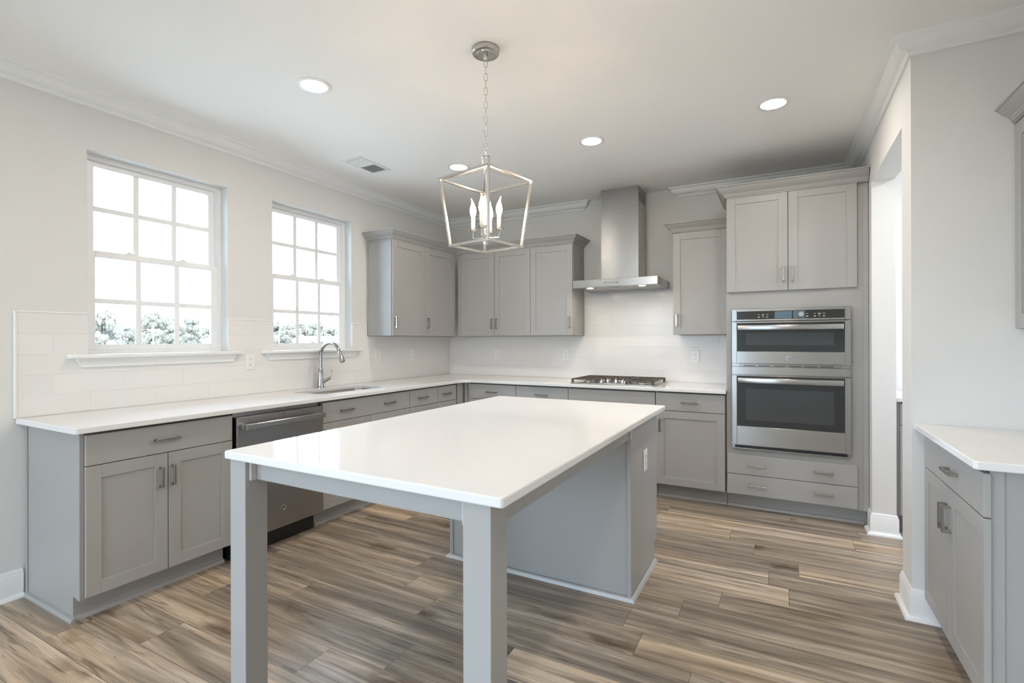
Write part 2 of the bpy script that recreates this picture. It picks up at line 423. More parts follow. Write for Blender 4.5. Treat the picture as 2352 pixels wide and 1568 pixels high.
# rear wall behind the camera with a wide glazed opening
b = MB()
b.box(-0.15, 0.2, YB-0.12, YB, 0, CEIL); b.box(2.5, X2+0.12, YB-0.12, YB, 0, CEIL); b.box(0.2, 2.5, YB-0.12, YB, 2.25, CEIL)
struct(b.build('wall_rear', WALL, smooth=0))
dr = struct(bpy.data.objects.new('door_1', None)); C.objects.link(dr)
b = MB()
for x in (0.2, 1.33, 2.45): b.box(x, x+0.05, YB-0.10, YB-0.04, 0.0, 2.25)
b.box(0.25, 2.45, YB-0.10, YB-0.04, 0.0, 0.08); b.box(0.25, 2.45, YB-0.10, YB-0.04, 2.17, 2.25)
b.build('door_frame', TRIM, dr)
b = MB(); b.box(0.25, 2.45, YB-0.075, YB-0.069, 0.08, 2.17); b.build('glass_pane', PANE, dr, smooth=0)

wr3 = struct(bpy.data.objects.new('window_3', None)); C.objects.link(wr3)  # added unseen window, brightens the ceiling and right wall
b = MB()
for y in (SD[0], -7.16, -6.20, SD[1]-0.05): b.box(-0.12, -0.06, y, y+0.05, 0.35, 2.35)
for z in (0.35, 2.30): b.box(-0.12, -0.06, SD[0]+0.05, SD[1]-0.05, z, z+0.05)
b.build('frame', VINYL, wr3)
b = MB(); b.box(-0.093, -0.087, SD[0]+0.05, SD[1]-0.05, 0.40, 2.30); b.build('glass_pane', PANE, wr3, smooth=0)

# crown moulding
CR = 0.082
def crown_prof(p=0.082, zt=CEIL, h=0.082):
    k = h/0.082; q = p/0.082
    pts = [(0.0, 0.0), (0.0, 0.082), (0.012, 0.082), (0.0135, 0.080), (0.0135, 0.071), (0.018, 0.0685), (0.019, 0.064)]
    pts += [(0.019+0.045*math.sin(a), 0.064-0.046*(1-math.cos(a))) for a in [PI/2*i/5 for i in range(1, 6)]]
    pts += [(0.067, 0.015), (0.075, 0.013), (0.080, 0.010), (0.082, 0.006), (0.082, 0.0)]
    # pts: out, drop from ceiling ; first two on the wall
    return [(o*q, zt - d*k) for o, d in pts]
cp = crown_prof()
b = MB(); b.sweep([(1.668, 0), (0, 0), (0, YB), (X2, YB), (X2, YR), (XR, YR), (XR, 0), (2.612, 0)], cp, +1, 'return', 'return')
struct(b.build('trim_1', TRIM))
# baseboards
BBP = [(0, 0), (0.012, 0), (0.012, 0.118), (0.010, 0.122), (0.0085, 0.122), (0.0085, 0.130), (0.006, 0.137), (0.003, 0.142), (0, 0.142)]
SHOE = [(0.012, 0.0), (0.031, 0.0), (0.030, 0.006), (0.027, 0.012), (0.021, 0.017), (0.012, 0.019)]
def baseboard(name, path, side):
    o = MB().sweep(path, BBP, side).build(name, TRIM); struct(o)
    MB().sweep(path, SHOE, side).build('shoe_moulding', TRIM, o); return o
baseboard('baseboard_left', [(0, -3.762), (0, YB)], +1)
baseboard('baseboard_right', [(XR, -0.605), (XR, JF), (XT, JF), (XT, 0)], -1)
baseboard('baseboard_side', [(XT, YR+0.12), (XT, JN), (XR, JN), (XR, YR), (4.10, YR)], -1)

# ------------------------------------------------------------------ windows
def window(n, y0, y1, label):
    r = struct(bpy.data.objects.new('window_%d' % n, None)); C.objects.link(r)
    z0, z1 = WZ0, WZ1
    b = MB(); xo, xi = -0.145, -0.078   # vinyl frame
    fw = 0.022
    b.box(xo, xi, y0, y0+fw, z0, z1, 0.0015); b.box(xo, xi, y1-fw, y1, z0, z1, 0.0015)
    b.box(xo, xi, y0+fw, y1-fw, z1-0.026, z1, 0.0015); b.box(xo, xi, y0+fw, y1-fw, z0, z0+0.022, 0.0015)
    b.box(-0.104, -0.098, y0+fw, y0+fw+0.006, z0, z1); b.box(-0.104, -0.098, y1-fw-0.006, y1-fw, z0, z1)
    b.build('frame', VINYL, r)
    a0, a1 = y0+fw, y1-fw
    def sash(nm, xa, xb, zb, zt, st, rb, rt):
        s = MB()
        s.box(xa, xb, a0, a0+st, zb, zt, 0.002); s.box(xa, xb, a1-st, a1, zb, zt, 0.002)
        s.box(xa, xb, a0+st, a1-st, zb, zb+rb, 0.002); s.box(xa, xb, a0+st, a1-st, zt-rt, zt, 0.002)
        so = s.build(nm, VINYL, r)
        gy0, gy1, gz0, gz1 = a0+st, a1-st, zb+rb, zt-rt
        g = MB(); xm = (xa+xb)/2
        g.box(xm-0.002, xm+0.002, gy0, gy1, gz0, gz1); g.build('glass_pane', PANE, so, smooth=0)
        m = MB(); w_ = 0.0145
        for k in (1, 2):
            yy = gy0 + (gy1-gy0)*k/3; m.box(xm+0.003, xm+0.011, yy-w_, yy+w_, gz0, gz1, 0.002)
        zz = (gz0+gz1)/2; m.box(xm+0.0035, xm+0.0105, gy0, gy1, zz-w_, zz+w_, 0.002)
        m.build('grille', VINYL, so)
        return so
    sash('upper_sash', -0.137, -0.106, 1.80, z1-0.026, 0.050, 0.042, 0.032)
    lo = sash('lower_sash', -0.104, -0.079, z0+0.022, 1.838, 0.047, 0.032, 0.038)
    for yy in (y0+0.25, y1-0.25):
        s = MB(); s.box(-0.100, -0.083, yy-0.024, yy+0.024, 1.838, 1.845, 0.002); s.box(-0.097, -0.088, yy-0.012, yy+0.016, 1.845, 1.853, 0.002)
        s.build('sash_lock', VINYL, lo)
    s = MB(); s.box(-0.145, 0.0, y0, y1, z0-0.024, z0); s.box(0.0, 0.052, y0-0.095, y1+0.095, z0-0.022, z0, 0.006, 3)
    s.build('window_sill', TRIM, r, smooth=15)
    s = MB(); ya, yb = y0-0.06, y1+0.055
    s.prism([(ya, z0-0.022), (yb, z0-0.022), (yb-0.025, z0-0.072), (ya+0.03, z0-0.072)], 'X', 0.001, 0.020)
    s.prism([(ya+0.004, z0-0.022), (yb-0.004, z0-0.022), (yb-0.010, z0-0.034), (ya+0.010, z0-0.034)], 'X', 0.018, 0.030)
    s.build('window_apron', TRIM, r)
for i, (y0, y1) in enumerate(WIN): window(i+1, y0, y1, '')

# ------------------------------------------------------------------ tile backsplashes
b = MB(); TT = 0.008
for y0, y1 in ((-3.785, WIN[0][0]-0.0), (WIN[0][1], WIN[1][0]), (WIN[1][1], -1.336)): b.box(0.0008, TT, y0, y1, CT, 1.458)
for y0, y1 in WIN: b.box(0.0008, TT, y0, y1, CT, WZ0-0.024)
b.box(0.0008, TT, -1.336, -0.0008, CT, 1.350)
lt = b.build('tile_backsplash', TILEY, smooth=0)
tag(lt, 'white subway tile backsplash under the two windows', 'backsplash')
b = MB(); b.box(0.0008, 0.011, -3.797, -3.785, CT, 1.466, 0.002)
b.build('edge_trim', TRIM, lt)
for y0, y1 in ((-3.785, WIN[0][0]), (WIN[0][1], WIN[1][0]), (WIN[1][1], -1.34)): MB().box(0.0008, 0.011, y0, y1, 1.458, 1.466, 0.002).build('edge_trim', TRIM, lt)
b = MB(); b.box(TT+0.0005, 3.068, -TT, -0.0008, CT, 1.350); b.box(1.680, 2.606, -TT, -0.0008, 1.350, 1.84)
tag(b.build('tile_backsplash', TILEX, smooth=0), 'white subway tile backsplash behind the gas cooktop', 'backsplash')

# ------------------------------------------------------------------ cabinets
def handle(parent, x, z, length, vertical, y=-0.0195, label=None, mat=None):
    # flat bar pull on two square posts; local front is -Y
    b = MB(); h = length/2; st = 0.030
    if vertical:
        b.box(x-0.006, x+0.006, y-st, y-st+0.008, z-h, z+h, 0.001)
        for q in (z-h, z+h-0.009): b.box(x-0.006, x+0.006, y-st+0.006, y, q, q+0.010, 0.0008)
    else:
        b.box(x-h, x+h, y-st, y-st+0.008, z-0.006, z+0.006, 0.001)
        for q in (x-h, x+h-0.009): b.box(q, q+0.010, y-st+0.006, y, z-0.006, z+0.006, 0.0008)
    return b.build('handle', mat or NICKEL, parent)
FD = 0.605      # face depth of base carcasses
def door(parent, x0, x1, z0, z1, fy, hx=None, hz=None, st=0.060, name='door'):
    g = 0.0020; x0 += g; x1 -= g; z0 += g; z1 -= g; t = 0.019; b = MB(); v = 0.0009
    b.box(x0, x0+st, fy-t, fy, z0, z1, v); b.box(x1-st, x1, fy-t, fy, z0, z1, v)
    b.box(x0+st, x1-st, fy-t, fy, z0, z0+st, v); b.box(x0+st, x1-st, fy-t, fy, z1-st, z1, v)
    b.box(x0+st-0.004, x1-st+0.004, fy-t+0.0065, fy-0.003, z0+st-0.004, z1-st+0.004)
    d = b.build(name, CAB, parent)
    if hx is not None: handle(d, hx, hz, 0.104, True, fy-t)
    return d
def drawer(parent, x0, x1, z0, z1, fy, hxs=(), name='drawer'):
    g = 0.0020; b = MB(); b.box(x0+g, x1-g, fy-0.019, fy, z0+g, z1-g, 0.0012)
    d = b.build(name, CAB, parent)
    for hx in hxs: handle(d, hx, (z0+z1)/2, 0.118, False, fy-0.019)
    return d
ZD0, ZDM, ZD1 = 0.120, 0.727, 0.874
def gap_shade(parent, x0, x1, z0, z1, fy):
    # thin dark strip that paints the shade into gaps around the fronts
    b = MB(); b.box(x0, x1, fy-0.0008, fy, z0, z1); return b.build('painted_gap_shade', GAPSHADE, parent, smooth=0)
def carcass(parent, w_, depth=FD, top=0.884, x0=0.0, shoe=True, bx=0.012):
    b = MB(); b.prism([(-0.003, 0.0), (-0.003, top), (-depth, top), (-depth, 0.112), (-depth+0.078, 0.112), (-depth+0.078, 0.0)], 'X', x0+0.0008, w_-0.0008)
    b.build('body', CAB, parent, smooth=0)
    gap_shade(parent, x0+bx, w_-0.0008, ZD0+0.004, 0.883, -depth)
    if shoe:
        b = MB(); y = -depth+0.078
        b.prism([(y, 0.0), (y-0.018, 0.0), (y-0.017, 0.008), (y-0.012, 0.016), (y, 0.019)], 'X', x0+0.001, w_-0.001)
        b.build('shoe_moulding', CAB, parent)

LR = PI/2       # left run: local X -> +Y, local -Y -> +X
def left_cab(y0, label, w_):
    return thing('base_cabinet', label, 'cabinet', (0.0, y0, 0.0), LR)
# A: double door with wide drawer
w_ = 0.712
A = left_cab(-3.750, 'grey base cabinet with exposed side panel at the near end of the window counter', w_)
carcass(A, w_)
drawer(A, 0.012, w_, 0.727, ZD1, -FD, [0.356])
door(A, 0.012, 0.364, ZD0, ZDM, -FD, 0.364-0.038, 0.607); door(A, 0.364, w_, ZD0, ZDM, -FD, 0.364+0.020, 0.607)
b = MB(); b.box(-0.0055, 0.0005, -FD-0.001, -FD+0.030, 0.112, 0.884, 0.001); b.build('side_batten', CAB, A); MB().box(-0.0055, 0.0005, -0.030, -0.012, 0.0, 0.884, 0.001).build('side_batten', CAB, A)
b = MB(); b.prism([(0.0, 0.0), (-0.018, 0.0), (-0.017, 0.008), (-0.012, 0.016), (0.0, 0.019)], 'Y', -0.55, -0.004); b.build('side_shoe_moulding', CAB, A)
# sink base
w_ = 0.931
B_ = left_cab(-2.389, 'grey sink base cabinet with two-handled false front under the faucet', w_)
b = MB()   # open box so the basin can hang inside
b.box(0.0008, 0.018, -FD, -0.003, 0.112, 0.884); b.box(w_-0.018, w_-0.0008, -FD, -0.003, 0.112, 0.884); b.box(0.018, w_-0.018, -FD, -0.003, 0.112, 0.13)
b.box(0.018, w_-0.018, -FD, -FD+0.018, 0.13, 0.884); b.box(0.018, w_-0.018, -0.018, -0.003, 0.13, 0.884); b.box(0.0008, w_-0.0008, -FD+0.078, -0.003, 0, 0.112)
b.build('body', CAB, B_, smooth=0)
b = MB(); y = -FD+0.078; b.prism([(y, 0.0), (y-0.018, 0.0), (y-0.017, 0.008), (y-0.012, 0.016), (y, 0.019)], 'X', 0.001, w_-0.001); b.build('shoe_moulding', CAB, B_)
gap_shade(B_, 0.001, w_-0.001, ZD0+0.004, 0.883, -FD)
drawer(B_, 0, w_, ZDM, ZD1, -FD, [0.216, 0.672], name='false_front')
door(B_, 0, w_/2, ZD0, ZDM, -FD, w_/2-0.03, 0.607); door(B_, w_/2, w_, ZD0, ZDM, -FD, w_/2+0.03, 0.607)
# drawer bases
for y0, w_, lb in ((-1.458, 0.390, 'grey drawer base cabinet directly beyond the sink base'), (-1.068, 0.326, 'narrow grey base cabinet next to the inside corner on the window side')):
    D = left_cab(y0, lb, w_); carcass(D, w_)
    wd = w_ if w_ > 0.35 else 0.306
    drawer(D, 0, wd, ZDM, ZD1, -FD, [0.173 if w_ > 0.35 else 0.142]); door(D, 0, wd, ZD0, ZDM, -FD, 0.035, 0.607)
# corner base
cb_ = thing('corner_cabinet', 'grey blind corner base cabinet under the inside corner of the counter', 'cabinet', (0.004, -0.004, 0))
b = MB(); b.prism([(0, 0), (0, -0.737), (0.601, -0.737), (0.601, -0.601), (0.655, -0.601), (0.655, 0)], 'Z', 0.112, 0.884)
b.prism([(0, 0), (0, -0.737), (0.523, -0.737), (0.523, -0.523), (0.655, -0.523), (0.655, 0)], 'Z', 0.0, 0.112)
b.build('body', CAB, cb_, smooth=0)
b = MB(); b.box(0.601, 0.621, -0.737, -0.640, 0.112, 0.884, 0.001); b.build('filler_strip', CAB, cb_)
b = MB(); b.box(0.625, 0.655, -0.618, -0.601, 0.112, 0.884, 0.001); b.build('filler_strip', CAB, cb_)
# back run
def back_cab(x0, label, name='base_cabinet'):
    return thing(name, label, 'cabinet', (x0, 0.0, 0.0), 0)
for x0, x1, hx, lb in ((0.660, 1.216, 0.950, 'grey base cabinet on the back wall right beside the inside corner'),
                       (1.216, 1.751, 1.485, 'grey base cabinet on the back wall just left of the cooktop base')):
    D = back_cab(x0, lb); w_ = x1-x0; s0 = 0.022 if x0 < 0.7 else 0; carcass(D, w_, bx=s0+0.003)
    drawer(D, s0, w_, ZDM, ZD1, -FD, [hx-x0]); door(D, s0, w_, ZD0, ZDM, -FD, w_-0.035 if s0 else 0.035, 0.607)
D = back_cab(1.751, 'grey cooktop base cabinet with plain false front and no drawer pull'); w_ = 0.773; carcass(D, w_)
drawer(D, 0, w_, ZDM, ZD1, -FD, [], name='false_front'); door(D, 0, w_/2, ZD0, ZDM, -FD, w_/2-0.03, 0.607); door(D, w_/2, w_, ZD0, ZDM, -FD, w_/2+0.03, 0.607)
D = back_cab(2.526, 'grey base cabinet between the cooktop base and the tall oven cabinet'); w_ = 0.539; carcass(D, w_)
drawer(D, 0, w_-0.006, ZDM, ZD1, -FD, [0.265]); door(D, 0.004, w_-0.006, ZD0, ZDM, -FD, 0.036, 0.607)

# ---- tall oven cabinet
OX0, OX1 = 3.068, 3.976
T = thing('oven_cabinet', 'tall grey cabinet holding the stacked wall ovens at the end of the back wall', 'cabinet', (OX0, 0, 0))
W = OX1-OX0; H = 2.399
b = MB()
b.box(0, 0.019, -FD, -0.003, 0.112, H); b.box(W-0.019, W, -FD, -0.003, 0.112, H)            # sides
b.box(0.019, W-0.019, -FD, -0.003, 0.112, 0.472); b.box(0.019, W-0.019, -FD, -0.003, 1.5405, H)
b.box(0.019, 0.052, -FD, -FD+0.02, 0.472, 1.5405); b.box(0.795, W-0.019, -FD, -FD+0.02, 0.472, 1.5405)
b.box(0.0, W, -FD+0.078, -0.003, 0, 0.112)
b.build('body', CAB, T, smooth=0)
b = MB(); y = -FD+0.078; b.prism([(y, 0.0), (y-0.018, 0.0), (y-0.017, 0.008), (y-0.012, 0.016), (y, 0.019)], 'X', 0.0, W-0.02); b.build('shoe_moulding', CAB, T)
b = MB(); b.box(W-0.030, W+0.0015, -FD-0.006, -FD, 0.112, H-0.03, 0.001); b.build('side_batten', CAB, T)
door(T, 0.003, 0.421, 1.671, 2.409, -FD, 0.390, 1.790); door(T, 0.421, 0.844, 1.671, 2.409, -FD, 0.448, 1.790)
drawer(T, 0.003, 0.845, 0.275, 0.429, -FD, [0.213, 0.638]); drawer(T, 0.003, 0.845, 0.120, 0.275, -FD, [0.213, 0.638])
gap_shade(T, 0.006, 0.842, 0.124, 0.425, -FD); gap_shade(T, 0.006, 0.841, 1.675, 2.405, -FD)
# cabinet crown
def cab_crown_prof(z0, z1, p):
    h = z1-z0
    return [(0.0, z0), (0.005, z0), (0.004, z0+h*0.10), (0.010, z0+h*0.12), (0.012, z0+h*0.22), (0.016, z0+h*0.26), (0.018, z0+h*0.36),
            (p*0.42, z0+h*0.46), (p*0.62, z0+h*0.60), (p*0.82, z0+h*0.80), (p*0.86, z0+h*0.86), (p*0.98, z0+h*0.90), (p, z0+h), (0.0, z1)]
b = MB(); b.sweep([(OX0-0.001, -0.002), (OX0-0.001, -0.6265), (OX1-0.001, -0.6265)], cab_crown_prof(2.400, 2.484, 0.072), -1)
tag(b.build('cabinet_crown', CAB), 'grey crown trim across the top of the tall oven cabinet', 'moulding')

# ---- wall oven
OV = thing('wall_oven', 'stainless double wall oven with black glass doors built into tall cabinet', 'oven', (3.109, -FD, 0))
w_ = 0.763
b = MB(); b.box(0.015, w_-0.028, 0.022, 0.52, 0.490, 1.530); b.build('oven_body', STEELD, OV, smooth=0)
b = MB(); b.box(0.0, w_, -0.006, -0.0005, 0.474, 1.539, 0.001); b.build('mounting_flange', STEEL, OV)
# control panel: frame + glass
def frame_box(b, x0, x1, z0, z1, gx0, gx1, gz0, gz1, yf, yb, v=0.002):
    b.box(x0, gx0, yf, yb, z0, z1, v); b.box(gx1, x1, yf, yb, z0, z1, v); b.box(gx0-0.001, gx1+0.001, yf, yb, gz1, z1, v); b.box(gx0-0.001, gx1+0.001, yf, yb, z0, gz0, v)
b = MB(); frame_box(b, 0, w_, 1.447, 1.539, 0.034, w_-0.035, 1.461, 1.520, -0.034, -0.006); cpn = b.build('control_panel', STEEL, OV)
b = MB(); b.box(0.032, w_-0.033, -0.031, -0.010, 1.459, 1.522); b.build('panel_glass', PANELG, cpn, smooth=0)
b = MB(); b.box(0.292, 0.404, -0.0325, -0.0308, 1.463, 1.517); b.box(0.412, 0.486, -0.0325, -0.0308, 1.463, 1.517); b.build('display', SCREEN, cpn, smooth=0)
b = MB(); b.lathe([(0.0, -0.0), (0.0195, 0.0), (0.0195, 0.010), (0.0165, 0.014), (0.0155, 0.011), (0.0, 0.011)], (0.462, -0.0322, 1.491), 28, 'Y'); b.build('dial', CHROME, cpn)
random.seed(3)
for gx, cols in ((0.187, 3), (0.500, 1), (0.548, 3)):
    for i in range(cols):
        for j in range(2):
            b = MB(); x = gx+i*0.028; z = 1.495-j*0.017; wd = random.uniform(0.006, 0.009)
            b.box(x-wd, x+wd, -0.0322, -0.0308, z-0.0013, z+0.0013)
            if (i+j) % 2: b.box(x-wd*0.6, x+wd*0.6, -0.0322, -0.0308, z-0.0055, z-0.0013)
            b.build('button_print', MARK, cpn, smooth=0)
def oven_door(z0, z1, g0, g1, hz0, hz1, badge=None):
    b = MB(); frame_box(b, 0, w_, z0, z1, 0.035, w_-0.036, g0, g1, -0.040, -0.007)
    d = b.build('oven_door', STEEL, OV)
    b = MB(); b.box(0.034, w_-0.035, -0.0375, -0.012, g0-0.001, g1+0.001); dg_ = b.build('door_glass', OVGLASS, d, smooth=0)
    MB().box(0.098, w_-0.100, -0.0379, -0.0370, g0+0.048, g1-0.095 if g1-g0 > 0.3 else g1-0.075).build('inner_window', OVWIN, d, smooth=0)
    b = MB(); b.box(0.043, w_-0.044, -0.085, -0.070, hz0, hz1, 0.004, 2)
    for q in (0.043, w_-0.044-0.022): b.box(q, q+0.022, -0.072, -0.036, hz0+0.003, hz1-0.003, 0.002)
    b.build('handle', STEEL, d)
    if badge:
        bx, bz = badge
        b = MB(); b.lathe([(0.0, 0.0), (0.018, 0.0), (0.018, 0.0022), (0.0165, 0.003), (0.0155, 0.0018), (0.0, 0.0018)], (bx, -0.0395, bz), 28, 'Y')
        bd = b.build('badge', BADGE, d)
        bd['label'] = 'round silver GE monogram badge'
        text_mesh('GE', 0.019, SLOT, bd, 'monogram', Matrix.Translation((bx, -0.0418, bz)) @ Matrix.Rotation(PI/2, 4, 'X'))
    return d
oven_door(1.127, 1.443, 1.218, 1.432, 1.379, 1.416, (0.381, 1.168))
oven_door(0.505, 1.036, 0.650, 1.030, 0.981, 1.020)
b = MB(); b.box(0.0, w_, -0.034, -0.006, 1.043, 1.102, 0.002); b.build('divider_panel', STEEL, OV)
b = MB()
for q in range(6): b.box(0.085+q*0.1, 0.16+q*0.1, -0.026, -0.006, 1.1085, 1.1125)
b.build('vent_slots', BLACKP, OV, smooth=0)
MB().box(0.02, w_-0.02, -0.022, -0.006, 0.484, 0.498).build('vent_gap', BLACKP, OV, smooth=0)
MB().box(0.02, w_-0.02, -0.02, -0.006, 1.444, 1.447).build('vent_gap', BLACKP, OV, smooth=0)
b = MB(); b.box(0.05, w_-0.05, -0.020, -0.006, 1.103, 1.126, 0.001); b.build('vent_trim', STEELD, OV); MB().box(0.0, w_, -0.03, -0.006, 0.474, 0.482, 0.001).build('vent_trim', STEELD, OV)

# ---- upper cabinets
UZ0, UZ1 = 1.352, 2.240; UD = 0.298
def upper(loc, rot, w_, label, doors, x0d=0.0, fill=None):
    U = thing('upper_cabinet', label, 'cabinet', loc, rot)
    b = MB(); b.box(0.0008, w_-0.0008, -UD, -0.003, UZ0, UZ1, 0.0008); b.build('body', CAB, U)
    gap_shade(U, doors[0][0]+0.004, doors[-1][1]-0.004, UZ0+0.004, UZ1-0.006, -UD)
    for (a, c, hx) in doors: door(U, a, c, UZ0, UZ1-0.003, -UD, hx, 1.478)
    return U
UA = upper((0, -1.328, 0), LR, 0.480, 'grey upper cabinet at the window end of the left wall uppers', [(0.004, 0.480, 0.026)])
b = MB(); b.box(-0.004, 0.0005, -UD-0.001, -UD+0.02, UZ0, UZ1, 0.001); b.box(-0.004, 0.0005, -0.02, -0.003, UZ0, UZ1, 0.001); b.box(-0.004, 0.0005, -UD+0.02, -0.02, UZ1-0.014, UZ1, 0.001); b.build('side_batten', CAB, UA)
UB = upper((0, -0.848, 0), LR, 0.546, 'grey upper cabinet on the left wall tucked into the corner', [(0, 0.503, 0.024)])
UC = upper((0.3255, 0, 0), 0, 0.8945, 'wide grey two-door upper cabinet in the corner of the back wall', [(0.056, 0.475, 0.448), (0.475, 0.8945, 0.502)])
UDD = upper((1.220, 0, 0), 0, 0.458, 'grey single-door upper cabinet just left of the range hood', [(0, 0.454, 0.425)])
UE = upper((2.609, 0, 0), 0, 0.456, 'grey single-door upper cabinet between range hood and oven cabinet', [(0.002, 0.456, 0.034)])
b = MB(); ccp = cab_crown_prof(2.241, 2.316, 0.066)
b.sweep([(0.002, -1.329), (0.316, -1.329), (0.316, -0.316), (1.678, -0.316), (1.678, -0.002)], ccp, -1)
tag(b.build('cabinet_crown', CAB), 'grey crown trim wrapping the corner run of upper cabinets', 'moulding')
b = MB(); b.sweep([(2.608, -0.002), (2.608, -0.316), (3.066, -0.316)], ccp, -1)
tag(b.build('cabinet_crown', CAB), 'short grey crown trim on the upper cabinet right of the hood', 'moulding')

# ---- right hand cabinets (front faces -X)
RC = thing('base_cabinet', 'grey base cabinet with white top at the right edge, by the doorway wall', 'cabinet', (X2, YR-0.002, 0), -PI/2)
w_ = 0.770; carcass(RC, w_, depth=0.600, shoe=True, bx=0.034)
drawer(RC, 0.030, 0.795, ZDM, ZD1, -0.601, [0.470]); door(RC, 0.030, 0.411, ZD0, ZDM, -0.601, 0.388, 0.607); door(RC, 0.411, 0.795, ZD0, ZDM, -0.601, 0.437, 0.607)
b = MB(); b.box(0.769, 0.777, -0.600, -0.003, 0.0, 0.884, 0.001); b.build('end_panel', CAB, RC)
b = MB(); b.box(0.777, 0.7825, -0.600, -0.565, 0.0, 0.884, 0.001); b.build('side_batten', CAB, RC)
RU = thing('upper_cabinet', 'grey upper cabinet cut off by the right edge of the photo', 'cabinet', (X2, YR-0.002, 0), -PI/2)
b = MB(); b.box(0.0008, 0.78, -0.284, -0.003, UZ0, UZ1, 0.0008); b.build('body', CAB, RU)
door(RU, 0.002, 0.39, UZ0, UZ1-0.003, -0.284, 0.36, 1.478); door(RU, 0.39, 0.78, UZ0, UZ1-0.003, -0.284, 0.42, 1.478)
b = MB(); b.sweep([(4.337, YR-0.001), (4.337, -2.662), (X2-0.002, -2.662)], ccp, -1)
tag(b.build('cabinet_crown', CAB), 'grey crown trim on the upper cabinet at the right edge', 'moulding')
b = MB(); b.slab([[(3.990, YR-0.002), (3.990, -2.690)] [::1] + [(4.0, -2.702), (X2-0.002, -2.702), (X2-0.002, YR-0.002)]], CTB, CT)
tag(b.build('countertop', QUARTZ, smooth=18), 'white quartz countertop on the right-hand base cabinet', 'countertop')
b = MB(); b.box(4.12, X2-0.002, YR-0.013, YR-0.001, CT+0.0005, CT+0.0085)
# ---- pantry cabinet beyond the doorway
PC = thing('base_cabinet', 'sliver of grey base cabinet seen through the doorway in the pantry', 'cabinet', (4.127, 0, 0)); carcass(PC, 1.60, shoe=False, bx=0.028)
drawer(PC, 0.020, 0.50, ZDM, ZD1, -FD, [0.25]); door(PC, 0.020, 0.50, ZD0, ZDM, -FD, 0.46, 0.607); drawer(PC, 0.50, 1.0, ZDM, ZD1, -FD, [0.75]); door(PC, 0.50, 1.0, ZD0, ZDM, -FD, 0.54, 0.607)
door(PC, 1.0, 1.6, ZD0, ZD1, -FD, 1.04, 0.607)
b = MB(); b.slab([[(4.1265, -0.645), (5.75, -0.645), (5.75, -0.010), (4.1265, -0.010)]], CTB, CT); tag(b.build('countertop', QUARTZ, smooth=18), 'white countertop glimpsed through the pantry doorway', 'countertop')
b = MB(); b.box(4.1135, 5.79, -0.008, -0.0008, CT, 1.46); tag(b.build('tile_backsplash', TILEX, smooth=0), 'white tile glimpsed above the pantry counter through the doorway', 'backsplash')

# ------------------------------------------------------------------ L countertop with sink cut-out
def rrect(x0, x1, y0, y1, r, n=6, cw=False):
    p = arc(x1-r, y0+r, r, -90, 0, n) + arc(x1-r, y1-r, r, 0, 90, n) + arc(x0+r, y1-r, r, 90, 180, n) + arc(x0+r, y0+r, r, 180, 270, n)
    return list(reversed(p)) if cw else p
outer = [(0.0115, -3.790)] + arc(0.655-0.02, -3.790+0.02, 0.02, -90, 0, 5) + arc(0.655+0.11, -0.655-0.11, 0.11, 180, 90, 8) + [(3.0665, -0.655), (3.0665, -0.0105), (0.0115, -0.0105)]
SX0, SX1, SY0, SY1 = 0.140, 0.480, -2.268, -1.578
b = MB(); b.slab([outer, rrect(SX0, SX1, SY0, SY1, 0.060, 6, cw=True)], CTB, CT)
tag(b.build('countertop', QUARTZ, smooth=18), 'long L-shaped white quartz countertop wrapping the left and back walls', 'countertop')
# sink
SK = thing('sink', 'undermount stainless sink sunk in the window counter', 'sink', ((SX0+SX1)/2, (SY0+SY1)/2, 0.68))
hx, hy = (SX1-SX0)/2, (SY1-SY0)/2
def lp(ix, r, z): return [(x, y, z) for x, y in rrect(-hx-ix, hx+ix, -hy-ix, hy+ix, r, 6)]
b = MB(); b.rings([lp(0.016, 0.072, 0.2055), lp(0.004, 0.062, 0.2055), lp(0.002, 0.06, 0.200), lp(-0.002, 0.055, 0.03), lp(-0.010, 0.045, 0.012), lp(-0.03, 0.03, 0.002), lp(-0.10, 0.02, 0.0)], cap=False)
vs = [v for v in b.bm.verts]; b.bm.faces.new(vs[-28:])
b.build('basin', STEEL, SK)
b = MB(); b.lathe([(0.0, 0.003), (0.028, 0.003), (0.030, 0.006), (0.044, 0.007), (0.046, 0.001)], (-0.06, 0.0, 0.0), 24); b.build('drain', CHROME, SK)
# faucet
FX, FY = 0.060, -1.920
FA = thing('faucet', 'tall stainless gooseneck faucet with side lever behind the sink', 'faucet', (FX, FY, CT+0.0003))
b = MB(); b.lathe([(0.0, 0), (0.031, 0), (0.031, 0.004), (0.027, 0.009), (0.0255, 0.02), (0.0235, 0.05), (0.0205, 0.085), (0.0185, 0.115), (0.0175, 0.140), (0.0195, 0.146), (0.0195, 0.152), (0.0155, 0.158), (0.0, 0.158)], seg=28); b.build('body', FAUCET, FA)
R = 0.112; zc = 0.262
pts = [(0, 0, 0.155), (0, 0, 0.20)] + [(R - R*math.cos(math.radians(a)), 0, zc + R*math.sin(math.radians(a))) for a in range(0, 161, 10)]
b = MB(); b.tube(pts, 0.0125, 16); nk = b.build('gooseneck', FAUCET, FA)
ex = Vector(pts[-1]); d = (ex-Vector(pts[-2])).normalized()
b = MB(); b.tube([ex-d*0.004, ex+d*0.002, ex+d*0.004, ex+d*0.06, ex+d*0.066, ex+d*0.088, ex+d*0.090], [0.0125, 0.0145, 0.0155, 0.0185, 0.0200, 0.0200, 0.017], 20); sp = b.build('spray_head', FAUCET, FA)
b = MB(); b.box(ex.x+0.030, ex.x+0.042, -0.005, 0.005, ex.z-0.068, ex.z-0.040, 0.002); b.build('spray_button', BLACKP, sp)
hd = Vector((0.70, 0.70, 0)); 
